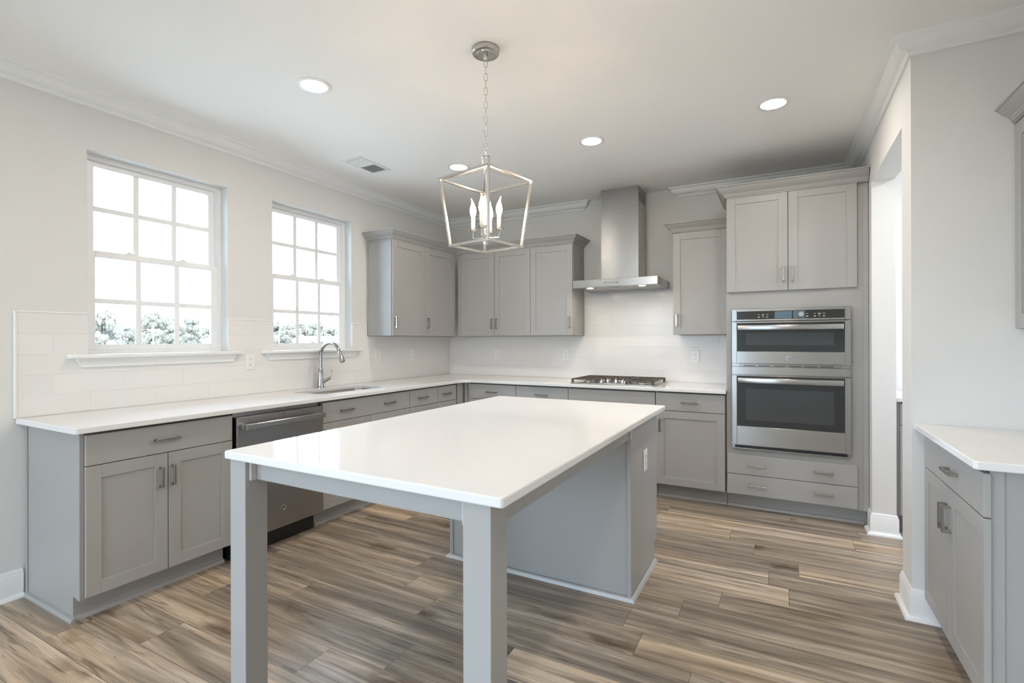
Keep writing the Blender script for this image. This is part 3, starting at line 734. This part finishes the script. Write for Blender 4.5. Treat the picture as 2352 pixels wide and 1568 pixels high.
b = MB(); b.tube([hd*0.012+Vector((0, 0, 0.040)), hd*0.060+Vector((0, 0, 0.072)), hd*0.074+Vector((0, 0, 0.080)), hd*0.078+Vector((0, 0, 0.083))], [0.0135, 0.0125, 0.0125, 0.006], 16)
b.tube([hd*0.074+Vector((0, 0, 0.080)), hd*0.080+Vector((0, 0, 0.115)), hd*0.086+Vector((0, 0, 0.145)), hd*0.089+Vector((0, 0, 0.150))], [0.005, 0.005, 0.0085, 0.007], 12)
b.build('lever', FAUCET, FA)

# ------------------------------------------------------------------ dishwasher
DW = thing('dishwasher', 'stainless dishwasher with bar handle between the base cabinets', 'dishwasher', (0.0, -3.028, 0.0), LR)
w_ = 0.622
b = MB(); b.box(0.004, w_-0.004, -0.59, -0.03, 0.112, 0.872); b.build('tub', BLACKP, DW, smooth=0)
b = MB(); b.box(0.002, w_-0.001, -0.645, -0.592, 0.122, 0.857, 0.004, 2); dd = b.build('door', STEELD, DW, smooth=15)
b = MB(); b.box(0.022, w_-0.022, -0.705, -0.686, 0.784, 0.818, 0.003)
for q in (0.022, w_-0.06): b.box(q, q+0.038, -0.690, -0.644, 0.786, 0.816, 0.003)
b.build('handle', STEEL, dd)
b = MB(); b.box(0.012, w_-0.012, -0.565, -0.03, 0.004, 0.118); b.build('toe_kick', BLACKP, DW, smooth=0)
b = MB(); b.box(0.004, w_-0.004, -0.60, -0.55, 0.858, 0.880); b.build('top_strip', STEELD, DW, smooth=0)
b = MB(); b.lathe([(0.0, 0.0), (0.0175, 0.0), (0.0175, 0.0022), (0.016, 0.003), (0.015, 0.0018), (0.0, 0.0018)], (0.312, -0.6448, 0.246), 28, 'Y'); bd = b.build('badge', BADGE, dd)
bd['label'] = 'round silver GE monogram badge'
text_mesh('GE', 0.018, SLOT, bd, 'monogram', Matrix.Translation((0.312, -0.6471, 0.246)) @ Matrix.Rotation(PI/2, 4, 'X'))
b = MB(); b.box(0.300, 0.322, -0.6456, -0.6445, 0.842, 0.8455); b.build('status_mark', SLOT, dd, smooth=0)

# ------------------------------------------------------------------ cooktop
CK = thing('gas_cooktop', 'stainless gas cooktop with dark grates and five knobs', 'cooktop', (2.13, -0.325, CT+0.0004))
b = MB(); b.slab([rrect(-0.381, 0.381, -0.262, 0.262, 0.02)], 0.0, 0.009, 0.003); b.build('tray', STEEL, CK, smooth=18)
def grate(x0, x1, y0, y1, nx):
    b = MB(); z0, z1 = 0.034, 0.044; t = 0.009
    for y in (y0, y1-t): b.box(x0, x1, y, y+t, z0, z1, 0.001)
    for x in (x0, x1-t): b.box(x, x+t, y0, y1, z0, z1, 0.001)
    for k in range(1, nx):
        x = x0+(x1-x0-t)*k/nx; b.box(x, x+0.007, y0+t, y1-t, z0+0.001, z1, 0.001)
    b.box(x0+t, x1-t, (y0+y1)/2-0.005, (y0+y1)/2+0.005, z0, z1, 0.001)
    for x in (x0, x1-0.018):
        for y in (y0, y1-0.018): b.box(x, x+0.018, y, y+0.018, 0.0095, z0+0.002, 0.002)
    return b.build('grate', IRON, CK)
grate(-0.368, -0.125, -0.248, 0.248, 7); grate(-0.120, 0.120, -0.040, 0.248, 6); grate(0.125, 0.368, -0.248, 0.248, 7)
for x, y, r in ((-0.245, -0.125, 0.034), (-0.245, 0.125, 0.040), (0, 0.105, 0.052), (0.245, -0.125, 0.040), (0.245, 0.125, 0.034)):
    b = MB(); b.lathe([(0, 0.009), (r+0.012, 0.009), (r+0.010, 0.014), (r, 0.018), (r, 0.022), (0, 0.022)], (x, y, 0), 24); bu = b.build('burner', SATIN, CK)
    b = MB(); b.lathe([(0, 0.0222), (r-0.004, 0.0222), (r-0.003, 0.026), (r-0.008, 0.030), (0, 0.031)], (x, y, 0), 24); b.build('burner_cap', IRON, bu)
for x, y in ((-0.118+0.005, -0.170), (-0.072, -0.108), (0.0, -0.088), (0.068, -0.108), (0.113, -0.175)):
    b = MB(); b.lathe([(0, 0.009), (0.021, 0.009), (0.021, 0.013), (0.0165, 0.014), (0.0155, 0.030), (0.0135, 0.033), (0, 0.033)], (x, y, 0), 20)
    b.box(x-0.004, x+0.004, y-0.017, y+0.017, 0.030, 0.043, 0.003); b.build('knob', CHROME, CK)

# ------------------------------------------------------------------ range hood
HD = thing('range_hood', 'stainless chimney range hood over the cooktop', 'range hood', (2.131, 0, 1.785))
b = MB(); b.box(-0.176, 0.176, -0.300, -0.009, 0.068, 0.735, 0.001); b.build('lower_duct', STEEL, HD)
b = MB()
b.box(-0.172, 0.172, -0.296, -0.003, 0.735, CEIL-1.785-0.001, 0.001); ud = b.build('upper_duct', STEEL, HD)
b = MB()
for j in range(5):
    for k in range(4): b.box(0.1718, 0.1728, -0.26+k*0.055, -0.26+k*0.055+0.040, 0.80+j*0.017, 0.80+j*0.017+0.007)
b.build('vent_slots', SLOT, ud, smooth=0)
b = MB(); b.box(-0.386, 0.386, -0.490, -0.4885+0.012, 0.0, 0.070, 0.0015); b.box(-0.386, -0.376, -0.478, -0.009, 0.0, 0.070, 0.001); b.box(0.376, 0.386, -0.478, -0.009, 0.0, 0.070, 0.001)
b.box(-0.376, 0.376, -0.478, -0.009, 0.060, 0.070); b.box(-0.376, 0.376, -0.478, -0.375, 0.002, 0.012); b.box(-0.376, -0.350, -0.375, -0.03, 0.002, 0.010); b.box(0.350, 0.376, -0.375, -0.03, 0.002, 0.010); b.box(-0.376, 0.376, -0.03, -0.009, 0.002, 0.012)
cn = b.build('canopy', STEEL, HD)
for k in range(3):
    x = -0.350+k*0.2334
    b = MB(); b.box(x+0.002, x+0.2314, -0.374, -0.031, 0.003, 0.011, 0.001)
    b.box(x+0.016, x+0.217, -0.360, -0.046, 0.0012, 0.0032, 0.001)
    b.box(x+0.09, x+0.14, -0.372, -0.366, -0.002, 0.003)
    b.build('grease_filter', SATIN, cn)
for x in (-0.24, 0.24):
    b = MB(); b.lathe([(0.0, 0.0008), (0.030, 0.0008), (0.030, 0.002), (0, 0.002)], (x, -0.425, -0.001), 24); b.build('hood_lamp', HOODL, cn)
    b = MB(); b.lathe([(0.030, 0.0), (0.036, 0.0), (0.036, 0.003), (0.030, 0.003)], (x, -0.425, -0.001), 24, loop=True); b.build('lamp_ring', CHROME, cn)
b = MB()
for q, rr in ((-0.078, 0.0042), (-0.055, 0.003), (-0.040, 0.003), (-0.025, 0.003), (-0.010, 0.003), (0.005, 0.003), (0.020, 0.003), (0.035, 0.0042)):
    b.lathe([(0.0, 0.0), (rr, 0.0), (rr, 0.002), (0, 0.002)], (q, -0.4905, 0.036), 12, 'Y')
b.build('control_buttons', SLOT, cn)

# ------------------------------------------------------------------ island
IS = thing('kitchen_island', 'grey-blue kitchen island base with square legs under white top', 'kitchen island', (2.23, -2.05, 0))
def I(x): return x-2.23
def J(y): return y+2.05
b = MB()
b.prism([(J(-2.341), 0), (J(-2.341), 0.884), (J(-1.775), 0.884), (J(-1.775), 0.112), (J(-1.845), 0.112), (J(-1.845), 0)], 'X', I(1.686), I(2.772)); b.build('body', CAB, IS, smooth=0)
b = MB()
for x0, x1 in ((1.677, 1.699), (2.761, 2.781)): b.box(I(x0), I(x1), J(-2.350), J(-2.341), 0.0, 0.884, 0.001)
b.build('corner_batten', CAB, IS)
b = MB(); b.prism([(J(-2.341), 0), (J(-2.341), 0.884), (J(-1.757), 0.884), (J(-1.757), 0.105), (J(-1.825), 0.105), (J(-1.825), 0)], 'X', I(2.772), I(2.779)); b.build('end_panel', CAB, IS, smooth=0)
b = MB(); b.prism([(J(-2.341), 0), (J(-2.341), 0.884), (J(-1.757), 0.884), (J(-1.757), 0.105), (J(-1.825), 0.105), (J(-1.825), 0)], 'X', I(1.679), I(1.686)); b.build('end_panel', CAB, IS, smooth=0)
b = MB(); b.sweep([(I(1.677), J(-1.83)), (I(1.677), J(-2.350)), (I(2.781), J(-2.350)), (I(2.781), J(-1.83))], [(0, 0), (0.018, 0), (0.017, 0.008), (0.012, 0.016), (0.0, 0.019)], -1); sh = b.build('shoe_moulding', BATTEN, IS)
for x0, x1, s_ in ((1.689, 2.048, 0), (2.048, 2.408, 1), (2.408, 2.769, 0)):
    dpn = MB(); t = 0.018; st = 0.055; y0, y1 = J(-1.775), J(-1.757); X0, X1 = I(x0)+0.0015, I(x1)-0.0015; z0, z1 = 0.12, 0.874
    for q in ((X0, X0+st, z0, z1), (X1-st, X1, z0, z1), (X0+st, X1-st, z0, z0+st), (X0+st, X1-st, z1-st, z1)): dpn.box(q[0], q[1], y0, y1, q[2], q[3], 0.001)
    dpn.box(X0+st-0.003, X1-st+0.003, y0+0.002, y1-0.006, z0+st-0.003, z1-st+0.003)
    dpn.build('door', CAB, IS)
LG = 0.086
for x0 in (1.703, 2.704):
    b = MB(); b.box(I(x0), I(x0+LG), J(-3.731), J(-3.731+LG), 0.0, 0.884, 0.0015); b.build('leg', CAB, IS)
b = MB(); b.box(I(1.703+LG), I(2.704), J(-3.695), J(-3.677), 0.815, 0.884, 0.001); b.build('apron', CAB, IS)
for x0 in (1.703+LG, 2.704-0.012):
    b = MB(); b.box(I(x0), I(x0+0.012), J(-3.717), J(-3.695), 0.815, 0.884, 0.001); b.build('apron_cleat', BATTEN, IS)  # paler than the cabinet: side light put into the cleat colour
for x0 in (1.712, 2.760):
    b = MB(); b.box(I(x0), I(x0+0.018), J(-3.645), J(-2.350), 0.813, 0.884, 0.001); b.build('apron', CAB, IS)
b = MB(); b.box(I(2.778), I(2.786), J(-2.372), J(-2.350), 0.813, 0.884, 0.001); b.build('apron_cleat', BATTEN, IS)
b = MB(); b.slab([rrect(1.684, 2.833, -3.745, -1.757, 0.012, 4)], CTB, CT, 0.005)
tag(b.build('countertop', QUARTZ, smooth=18), 'big rectangular glossy white quartz top on the island', 'countertop')

# ------------------------------------------------------------------ outlets
def outlet_proto():
    o = thing('wall_outlet', 'x', 'outlet', (0, 0, 0))
    b = MB(); b.box(-0.036, 0.036, -0.0055, 0.0, -0.058, 0.058, 0.002); b.build('cover_plate', PLASTIC, o)
    for z in (-0.021, 0.021):
        b = MB(); b.lathe([(0, 0), (0.0165, 0), (0.0165, 0.0015), (0, 0.0015)], (0, -0.0055, z), 20, 'Y'); rc = b.build('receptacle', PLASTIC, o)
        b = MB(); b.box(-0.0075, -0.0053, -0.0078, -0.0068, z-0.001, z+0.007); b.box(0.0053, 0.0075, -0.0078, -0.0068, z-0.001, z+0.006); b.box(-0.002, 0.002, -0.0078, -0.0068, z-0.010, z-0.006); b.build('slots', SLOT, rc, smooth=0)
    return o
op = outlet_proto()
spots = [((0.0085, -2.514, 1.153), LR, 'white outlet on the tile between the two windows'),
         ((0.0085, -1.199, 1.153), LR, 'white outlet on the tile just right of the far window sill'),
         ((0.0085, -0.695, 1.156), LR, 'white outlet on window-wall tile, the one nearest the corner'),
         ((0.654, -0.0085, 1.140), 0, 'white outlet on the back wall tile below the two-door upper cabinet'),
         ((1.482, -0.0085, 1.154), 0, 'white outlet on the back wall tile left of the cooktop'),
         ((2.752, -0.0085, 1.153), 0, 'white outlet on the back wall tile right of the cooktop'),
         ((2.7795, -2.055, 0.645), PI/2, 'white outlet on the end panel of the kitchen island')]
for i, (l, r_, lb) in enumerate(spots):
    o = op if i == 0 else copy_tree(op)
    o.location = l; o.rotation_euler = (0, 0, r_); o['label'] = lb

# ------------------------------------------------------------------ recessed lights, vent
def downlight_proto(mat):
    o = thing('recessed_light', 'x', 'ceiling light', (0, 0, 0), group='recessed ceiling lights')
    b = MB(); b.lathe([(0.066, 0.0), (0.090, 0.0), (0.090, -0.004), (0.085, -0.007), (0.068, -0.006)], seg=40, loop=True)
    b.build('trim_ring', TRIM, o)
    b = MB(); b.lathe([(0.0, -0.0045), (0.067, -0.0045), (0.067, -0.001), (0.0, -0.001)], seg=40); b.build('diffuser', mat, o)
    return o
dl = downlight_proto(LED)
dls = [((1.184, -2.925), 'lit round recessed ceiling light nearest the camera, left of the pendant'),
       ((3.405, -1.475), 'lit round recessed ceiling light in front of the oven cabinet'),
       ((2.270, -1.463), 'lit round recessed ceiling light near the range hood'),
       ((1.147, -1.475), 'lit round recessed ceiling light just behind the lantern cage'),
       ((3.405, -2.925), 'lit recessed light above the right aisle'),
       ((1.184, -4.9), 'added lit recessed light behind the camera on the window side'), ((3.405, -4.9), 'added lit recessed light right above the camera'),  # from here on, lamps added out of view to brighten the room
       ((1.184, -6.9), 'added lit recessed light by the rear glass door, window side'), ((3.405, -6.9), 'added lit recessed light by the rear glass door, inner side')]
for i, ((x, y), lb) in enumerate(dls):
    o = dl if i == 0 else copy_tree(dl); o.location = (x, y, CEIL-0.0003); o['label'] = lb
po = downlight_proto(PLED); po.location = (4.9, -1.0, CEIL-0.0003); po['label'] = 'added unseen recessed light in the pantry beyond the doorway'; del po['group']  # lamp added out of view to brighten the pantry
VT = thing('ceiling_vent', 'white ceiling air vent with one dark half, above the window wall', 'vent', (0.522, -1.858, CEIL-0.0003))
b = MB(); frame = ((-0.098, -0.075), (0.075, 0.098))
for x0, x1 in frame: b.box(x0, x1, -0.175, 0.175, -0.006, 0.0, 0.001)
for y0, y1 in ((-0.175, -0.152), (0.152, 0.175), (-0.004, 0.004)): b.box(-0.075, 0.075, y0, y1, -0.006, 0.0, 0.001)
b.build('frame', TRIM, VT)
b = MB(); b.box(-0.075, 0.075, -0.152, 0.152, -0.0012, -0.0002); b.build('duct_opening', SLOT, VT, smooth=0)
for sgn in (-1, 1):
    b = MB()
    for k in range(9):
        y = sgn*(0.014+k*0.0158)
        t = sgn*0.0045
        if sgn < 0: b.rings([[(x, y, -0.0015), (x, y+0.0008, -0.0015), (x, y-t+0.0008, -0.0062), (x, y-t, -0.0062)] for x in (-0.075, 0.075)])
        else: b.rings([[(x, y-0.006, -0.0060), (x, y+0.0085, -0.0015), (x, y+0.0085, -0.0022), (x, y-0.006, -0.0067)] for x in (-0.075, 0.075)])
    if sgn < 0:
        for k in range(14): b.box(-0.070+k*0.0105, -0.0685+k*0.0105, -0.152, -0.004, -0.0030, -0.0014)
    b.build('louvres', TRIM, VT, smooth=0)

# ------------------------------------------------------------------ pendant lantern
PX, PY = 2.190, -2.764
PD = thing('pendant_lantern', 'silver open-cage lantern pendant with four candle bulbs over the island', 'pendant light', (PX, PY, 0))
b = MB(); b.lathe([(0, CEIL-0.0005), (0.064, CEIL-0.0005), (0.066, CEIL-0.004), (0.066, CEIL-0.020), (0.063, CEIL-0.024), (0.045, CEIL-0.026), (0.043, CEIL-0.030), (0, CEIL-0.030)], seg=36)
b.lathe([(0, CEIL-0.028), (0.010, CEIL-0.028), (0.010, CEIL-0.045), (0.006, CEIL-0.052), (0, CEIL-0.052)], seg=16); b.build('canopy', SATIN, PD)
zt, zb, at, ab, ang = 2.079, 1.761, 0.221, 0.171, math.radians(34.3)
z = CEIL-0.050; i = 0
while z-0.034 > 2.176:
    b = MB(); ll, ww = 0.019, 0.0085; a = i*PI/2+0.5
    pts = [(ww*math.cos(q), 0, (ll-ww)*(1 if math.sin(q) > 0 else -1)+ww*math.sin(q)) for q in [2*PI*k/12+0.01 for k in range(12)]]
    pts = [(x*math.cos(a), x*math.sin(a), z-ll+dz) for x, _, dz in pts]
    b.tube(pts, 0.0016, 6, loop=True); b.build('chain_link', SATIN, PD); z -= 0.0335; i += 1
zl = z+0.004; za = 2.130
def cor(r, z, k, da=0): return Vector((r*math.cos(ang+da+k*PI/2), r*math.sin(ang+da+k*PI/2), z))
b = MB(); bw = 0.0105
for k in range(4):
    b.bar(cor(at, zt, k), cor(at, zt, k+1), bw); b.bar(cor(ab, zb, k), cor(ab, zb, k+1), bw); b.bar(cor(at, zt+bw/2, k), cor(ab, zb-bw/2, k), bw, bw, roll=(math.cos(ang+PI/4), math.sin(ang+PI/4), 0))
b.build('cage', SATIN, PD)
# hanger: cross strap, loop, stem
b = MB()
for k in range(4): b.bar(cor(at-0.004, zt+0.001, k), Vector((0, 0, za)), 0.0085, 0.006)
v_ = Vector((math.cos(math.radians(28)), math.sin(math.radians(28)), 0))
b.bar(-v_*0.011+Vector((0, 0, za)), -v_*0.018+Vector((0, 0, zl)), 0.004, 0.008); b.bar(v_*0.011+Vector((0, 0, za)), v_*0.018+Vector((0, 0, zl)), 0.004, 0.008); b.bar(-v_*0.020+Vector((0, 0, zl)), v_*0.020+Vector((0, 0, zl)), 0.008, 0.004)
b.build('hanger', SATIN, PD)
b = MB(); b.tube([(0, 0, za-0.004), (0, 0, 1.800)], 0.0042, 12)
b.lathe([(0, za-0.001), (0.012, za-0.001), (0.012, za-0.011), (0.006, za-0.02), (0, za-0.02)], seg=16)
b.lathe([(0, 1.765), (0.010, 1.768), (0.014, 1.79), (0.014, 1.812), (0.009, 1.822), (0, 1.822)], seg=18); b.build('stem', SATIN, PD)
for k in range(4):
    a = math.radians(14)+k*PI/2; r = 0.066; c_, s_ = r*math.cos(a), r*math.sin(a)
    b = MB(); b.tube([(c_*0.1, s_*0.1, 1.800), (c_*0.9, s_*0.9, 1.800), (c_, s_, 1.802), (c_, s_, 1.808), (c_, s_, 1.835)], 0.0036, 8)
    b.lathe([(0, 1.833), (0.008, 1.833), (0.018, 1.8365), (0.024, 1.842), (0.0245, 1.843), (0.017, 1.839), (0, 1.836)], (c_, s_, 0), 24); am = b.build('arm', SATIN, PD)
    b = MB(); b.lathe([(0, 1.838), (0.0095, 1.838), (0.0098, 1.902), (0.0085, 1.904), (0, 1.904)], (c_, s_, 0), 18); b.build('candle_sleeve', CANDLE, am)
    b = MB(); bp_ = [(0.006, 1.9035, 0), (0.0085, 1.908, 0), (0.013, 1.920, 0), (0.0155, 1.934, 0), (0.0135, 1.950, 0), (0.0085, 1.965, 0.001), (0.0042, 1.977, 0.003), (0.0022, 1.988, 0.006), (0.0008, 1.996, 0.009)]
    b.tube([(c_+bend*math.cos(a), s_+bend*math.sin(a), z_) for _, z_, bend in bp_], [q[0] for q in bp_], 16); b.build('flame_bulb', BULB, am)

# ------------------------------------------------------------------ outdoors
GRASS = paint('dry_grass', (0.56, 0.54, 0.47), 0.95, var=0.1)
LEAF = paint('leaf_green', (0.20, 0.175, 0.13), 0.9, var=0.2)
LEAF2 = paint('leaf_olive', (0.225, 0.195, 0.145), 0.9, var=0.2)
BARK = paint('bark', (0.12, 0.10, 0.08), 0.9)
SIDING = paint('white_siding', (0.62, 0.62, 0.60), 0.7)
ROOFM = paint('pale_roof', (0.40, 0.38, 0.37), 0.8)
POLEM = paint('pale_pole', (0.55, 0.54, 0.51), 0.8)
GZ = -0.45
b = MB(); b.box(-320, -0.16, -140, 260, GZ-0.3, GZ); tag(struct(b.build('ground', GRASS, smooth=0)), 'pale grass ground outside the windows', 'ground', kind='structure')
b = MB(); b.box(-20, 30, -120, YB-0.13, GZ-0.2, GZ+0.0); tag(b.build('ground_patio', GRASS, smooth=0), 'pale grass ground behind the house', 'ground', kind='structure')
def tree(x, y, h, wd, seed, mat, label):
    rnd = random.Random(seed); t = thing('tree', label, 'tree', (x, y, GZ), group='trees beyond the field')
    b = MB(); b.tube([(0, 0, 0), (0.1, 0.05, h*0.3), (0, 0.1, h*0.62)], [0.035*h, 0.026*h, 0.012*h], 8)
    for k in range(5):
        a = rnd.uniform(0, 2*PI); b.tube([(0, 0, h*(0.25+0.06*k)), (math.cos(a)*wd*0.25, math.sin(a)*wd*0.25, h*(0.5+0.06*k))], [0.012*h, 0.004*h], 6)
    b.build('trunk', BARK, t)
    b = MB(); clumps = []
    for k in range(34):
        a = rnd.uniform(0, 2*PI); zz = rnd.uniform(0.12, 0.93); rr = wd*0.42*math.sqrt(max(0.05, 1-((zz-0.45)/0.55)**2))*rnd.uniform(0.35, 1)
        clumps.append((rr*math.cos(a), rr*math.sin(a), zz*h*0.95, rnd.uniform(0.11, 0.19)*wd))
    for cx, cy, cz, cr in clumps:
        ib = bmesh.new(); bmesh.ops.create_icosphere(ib, subdivisions=2, radius=cr*0.86)
        for v in ib.verts: v.co = v.co*rnd.uniform(0.82, 1.12)+Vector((cx, cy, cz))
        b._merge(ib)
        for q in range(95):
            d = Vector((rnd.gauss(0, 1), rnd.gauss(0, 1), rnd.gauss(0, 0.8))).normalized()*cr*rnd.uniform(0.8, 1.15)
            p = Vector((cx, cy, cz))+d; s_ = rnd.uniform(0.018, 0.038)*wd
            u = Vector((rnd.gauss(0, 1), rnd.gauss(0, 1), rnd.gauss(0, 1))).normalized(); v = d.cross(u).normalized() if d.cross(u).length > 1e-4 else Vector((1, 0, 0)); u = v.cross(d).normalized()
            b.bm.faces.new([b.bm.verts.new(p+u*s_), b.bm.verts.new(p+v*s_), b.bm.verts.new(p-u*s_), b.bm.verts.new(p-v*s_)])
    b.build('crown', mat, t, smooth=0)
    return t
trs = [(-79, 29.0, 6.13, 3.86, 'tall rounded tree filling the left pane of the near window'),
       (-87.5, 34.9, 4.47, 3.78, 'low pale tree just right of the tallest tree in the near window'),
       (-96, 43.4, 7.15, 4.21, 'rounded tree behind the first grille bar of the near window'),
       (-79, 37.7, 5.4, 3.59, 'mid-height tree in the centre pane of the near window'),
       (-87.5, 43.1, 4.57, 2.77, 'thin wispy tree at the second grille bar of the near window'),
       (-96, 50.3, 6.2, 3.55, 'rounded tree left in the right pane of the near window'),
       (-79, 44.8, 4.54, 4.23, 'broad tree at the right edge of the near window'),
       (-87.5, 61.7, 5.45, 5.07, 'tree at the left edge of the far window, behind the pale leaning pole'),
       (-96, 73.9, 6.2, 5.98, 'tree in the centre of the far window, left of the other'),
       (-79, 65.2, 5.43, 4.59, 'rough-topped tree at the second grille bar of the far window'),
       (-87.5, 76.9, 5.34, 4.46, 'tree in the right pane of the far window')]
for i, (x, y, h, wd, lb) in enumerate(trs): tree(x, y, h*0.98+0.45, wd*1.12, 40+i, LEAF if i % 2 else LEAF2, lb)
rnd = random.Random(5); b = MB()
for k in range(260):
    yy = 10+90*rnd.random(); hh = 2.6+1.5*math.sin(yy*0.37)*math.sin(yy*0.13+1)+rnd.uniform(-0.3, 0.6); rr = rnd.uniform(0.7, 1.5)
    ib = bmesh.new(); bmesh.ops.create_icosphere(ib, subdivisions=2, radius=rr); c_ = Vector((-108+rnd.uniform(-3, 3), yy*1.12, GZ+rnd.uniform(0.3, 1)*max(0.6, hh-rr*0.6)))
    for v in ib.verts: v.co = v.co*rnd.uniform(0.8, 1.15)+c_
    b._merge(ib)
tag(b.build('treeline', LEAF2, smooth=0), 'low continuous band of pale brush along the horizon outside the windows', 'treeline', kind='stuff')
def house(x, y, ln, h, label):
    t = thing('farm_building', label, 'building', (x, y, GZ))
    b = MB(); b.box(-2, 2, -ln/2, ln/2, 0, h); b.build('wall', SIDING, t, smooth=0)
    b = MB(); b.prism([(-2.3, h), (2.3, h), (0, h+0.7)], 'Y', -ln/2-0.2, ln/2+0.2); b.build('roof', ROOFM, t, smooth=0)
    for k in range(int(ln/2)):
        b = MB(); b.box(1.98, 2.03, -ln/2+0.8+k*2, -ln/2+1.5+k*2, h*0.35, h*0.8); b.build('window', SLOT, t, smooth=0)
house(-74, 43.6, 6.0, 1.7, 'long low white building in the right pane of the near window')
house(-74, 61.5, 9.0, 1.9, 'long low white building across the far window')
def shrub(x, y, r, seed, label):
    rnd = random.Random(seed); b = MB()
    for q in range(160):
        d = Vector((rnd.gauss(0, 1), rnd.gauss(0, 1), abs(rnd.gauss(0, 1)))).normalized()*r*rnd.uniform(0.5, 1.0); s_ = 0.16*r
        u = Vector((rnd.gauss(0, 1), rnd.gauss(0, 1), rnd.gauss(0, 1))).normalized(); v = d.cross(u).normalized(); u = v.cross(d).normalized()
        b.bm.faces.new([b.bm.verts.new(d+u*s_), b.bm.verts.new(d+v*s_), b.bm.verts.new(d-u*s_), b.bm.verts.new(d-v*s_)])
    o = b.build('shrub', LEAF, smooth=0); o.location = (x, y, GZ+0.2); tag(o, label, 'shrub', 'shrubs in front of the white building')
for i, y in enumerate((38.6, 39.8, 41.0, 42.2)):
    shrub(-68, y, 0.42, 80+i, ['leftmost of the four small shrubs before the white building', 'second from left of the four small shrubs before the white building', 'third from left of the four small shrubs before the white building', 'rightmost of the four small shrubs before the white building'][i])
def pole(x, y, h, lean, label):
    t = thing('utility_pole', label, 'utility pole', (x, y, GZ)); b = MB(); b.tube([(0, 0, 0), (0, lean, h)], 0.09, 8); b.build('pole', POLEM, t)
    b = MB(); b.bar((0, lean-0.8, h-0.4), (0, lean+0.8, h-0.4), 0.09); b.build('crossarm', POLEM, t)
pole(-66, 28.9, 3.6, 0.0, 'pale utility pole in the centre pane of the near window')
pole(-66, 46.6, 4.6, 0.35, 'pale leaning pole at the left of the far window')
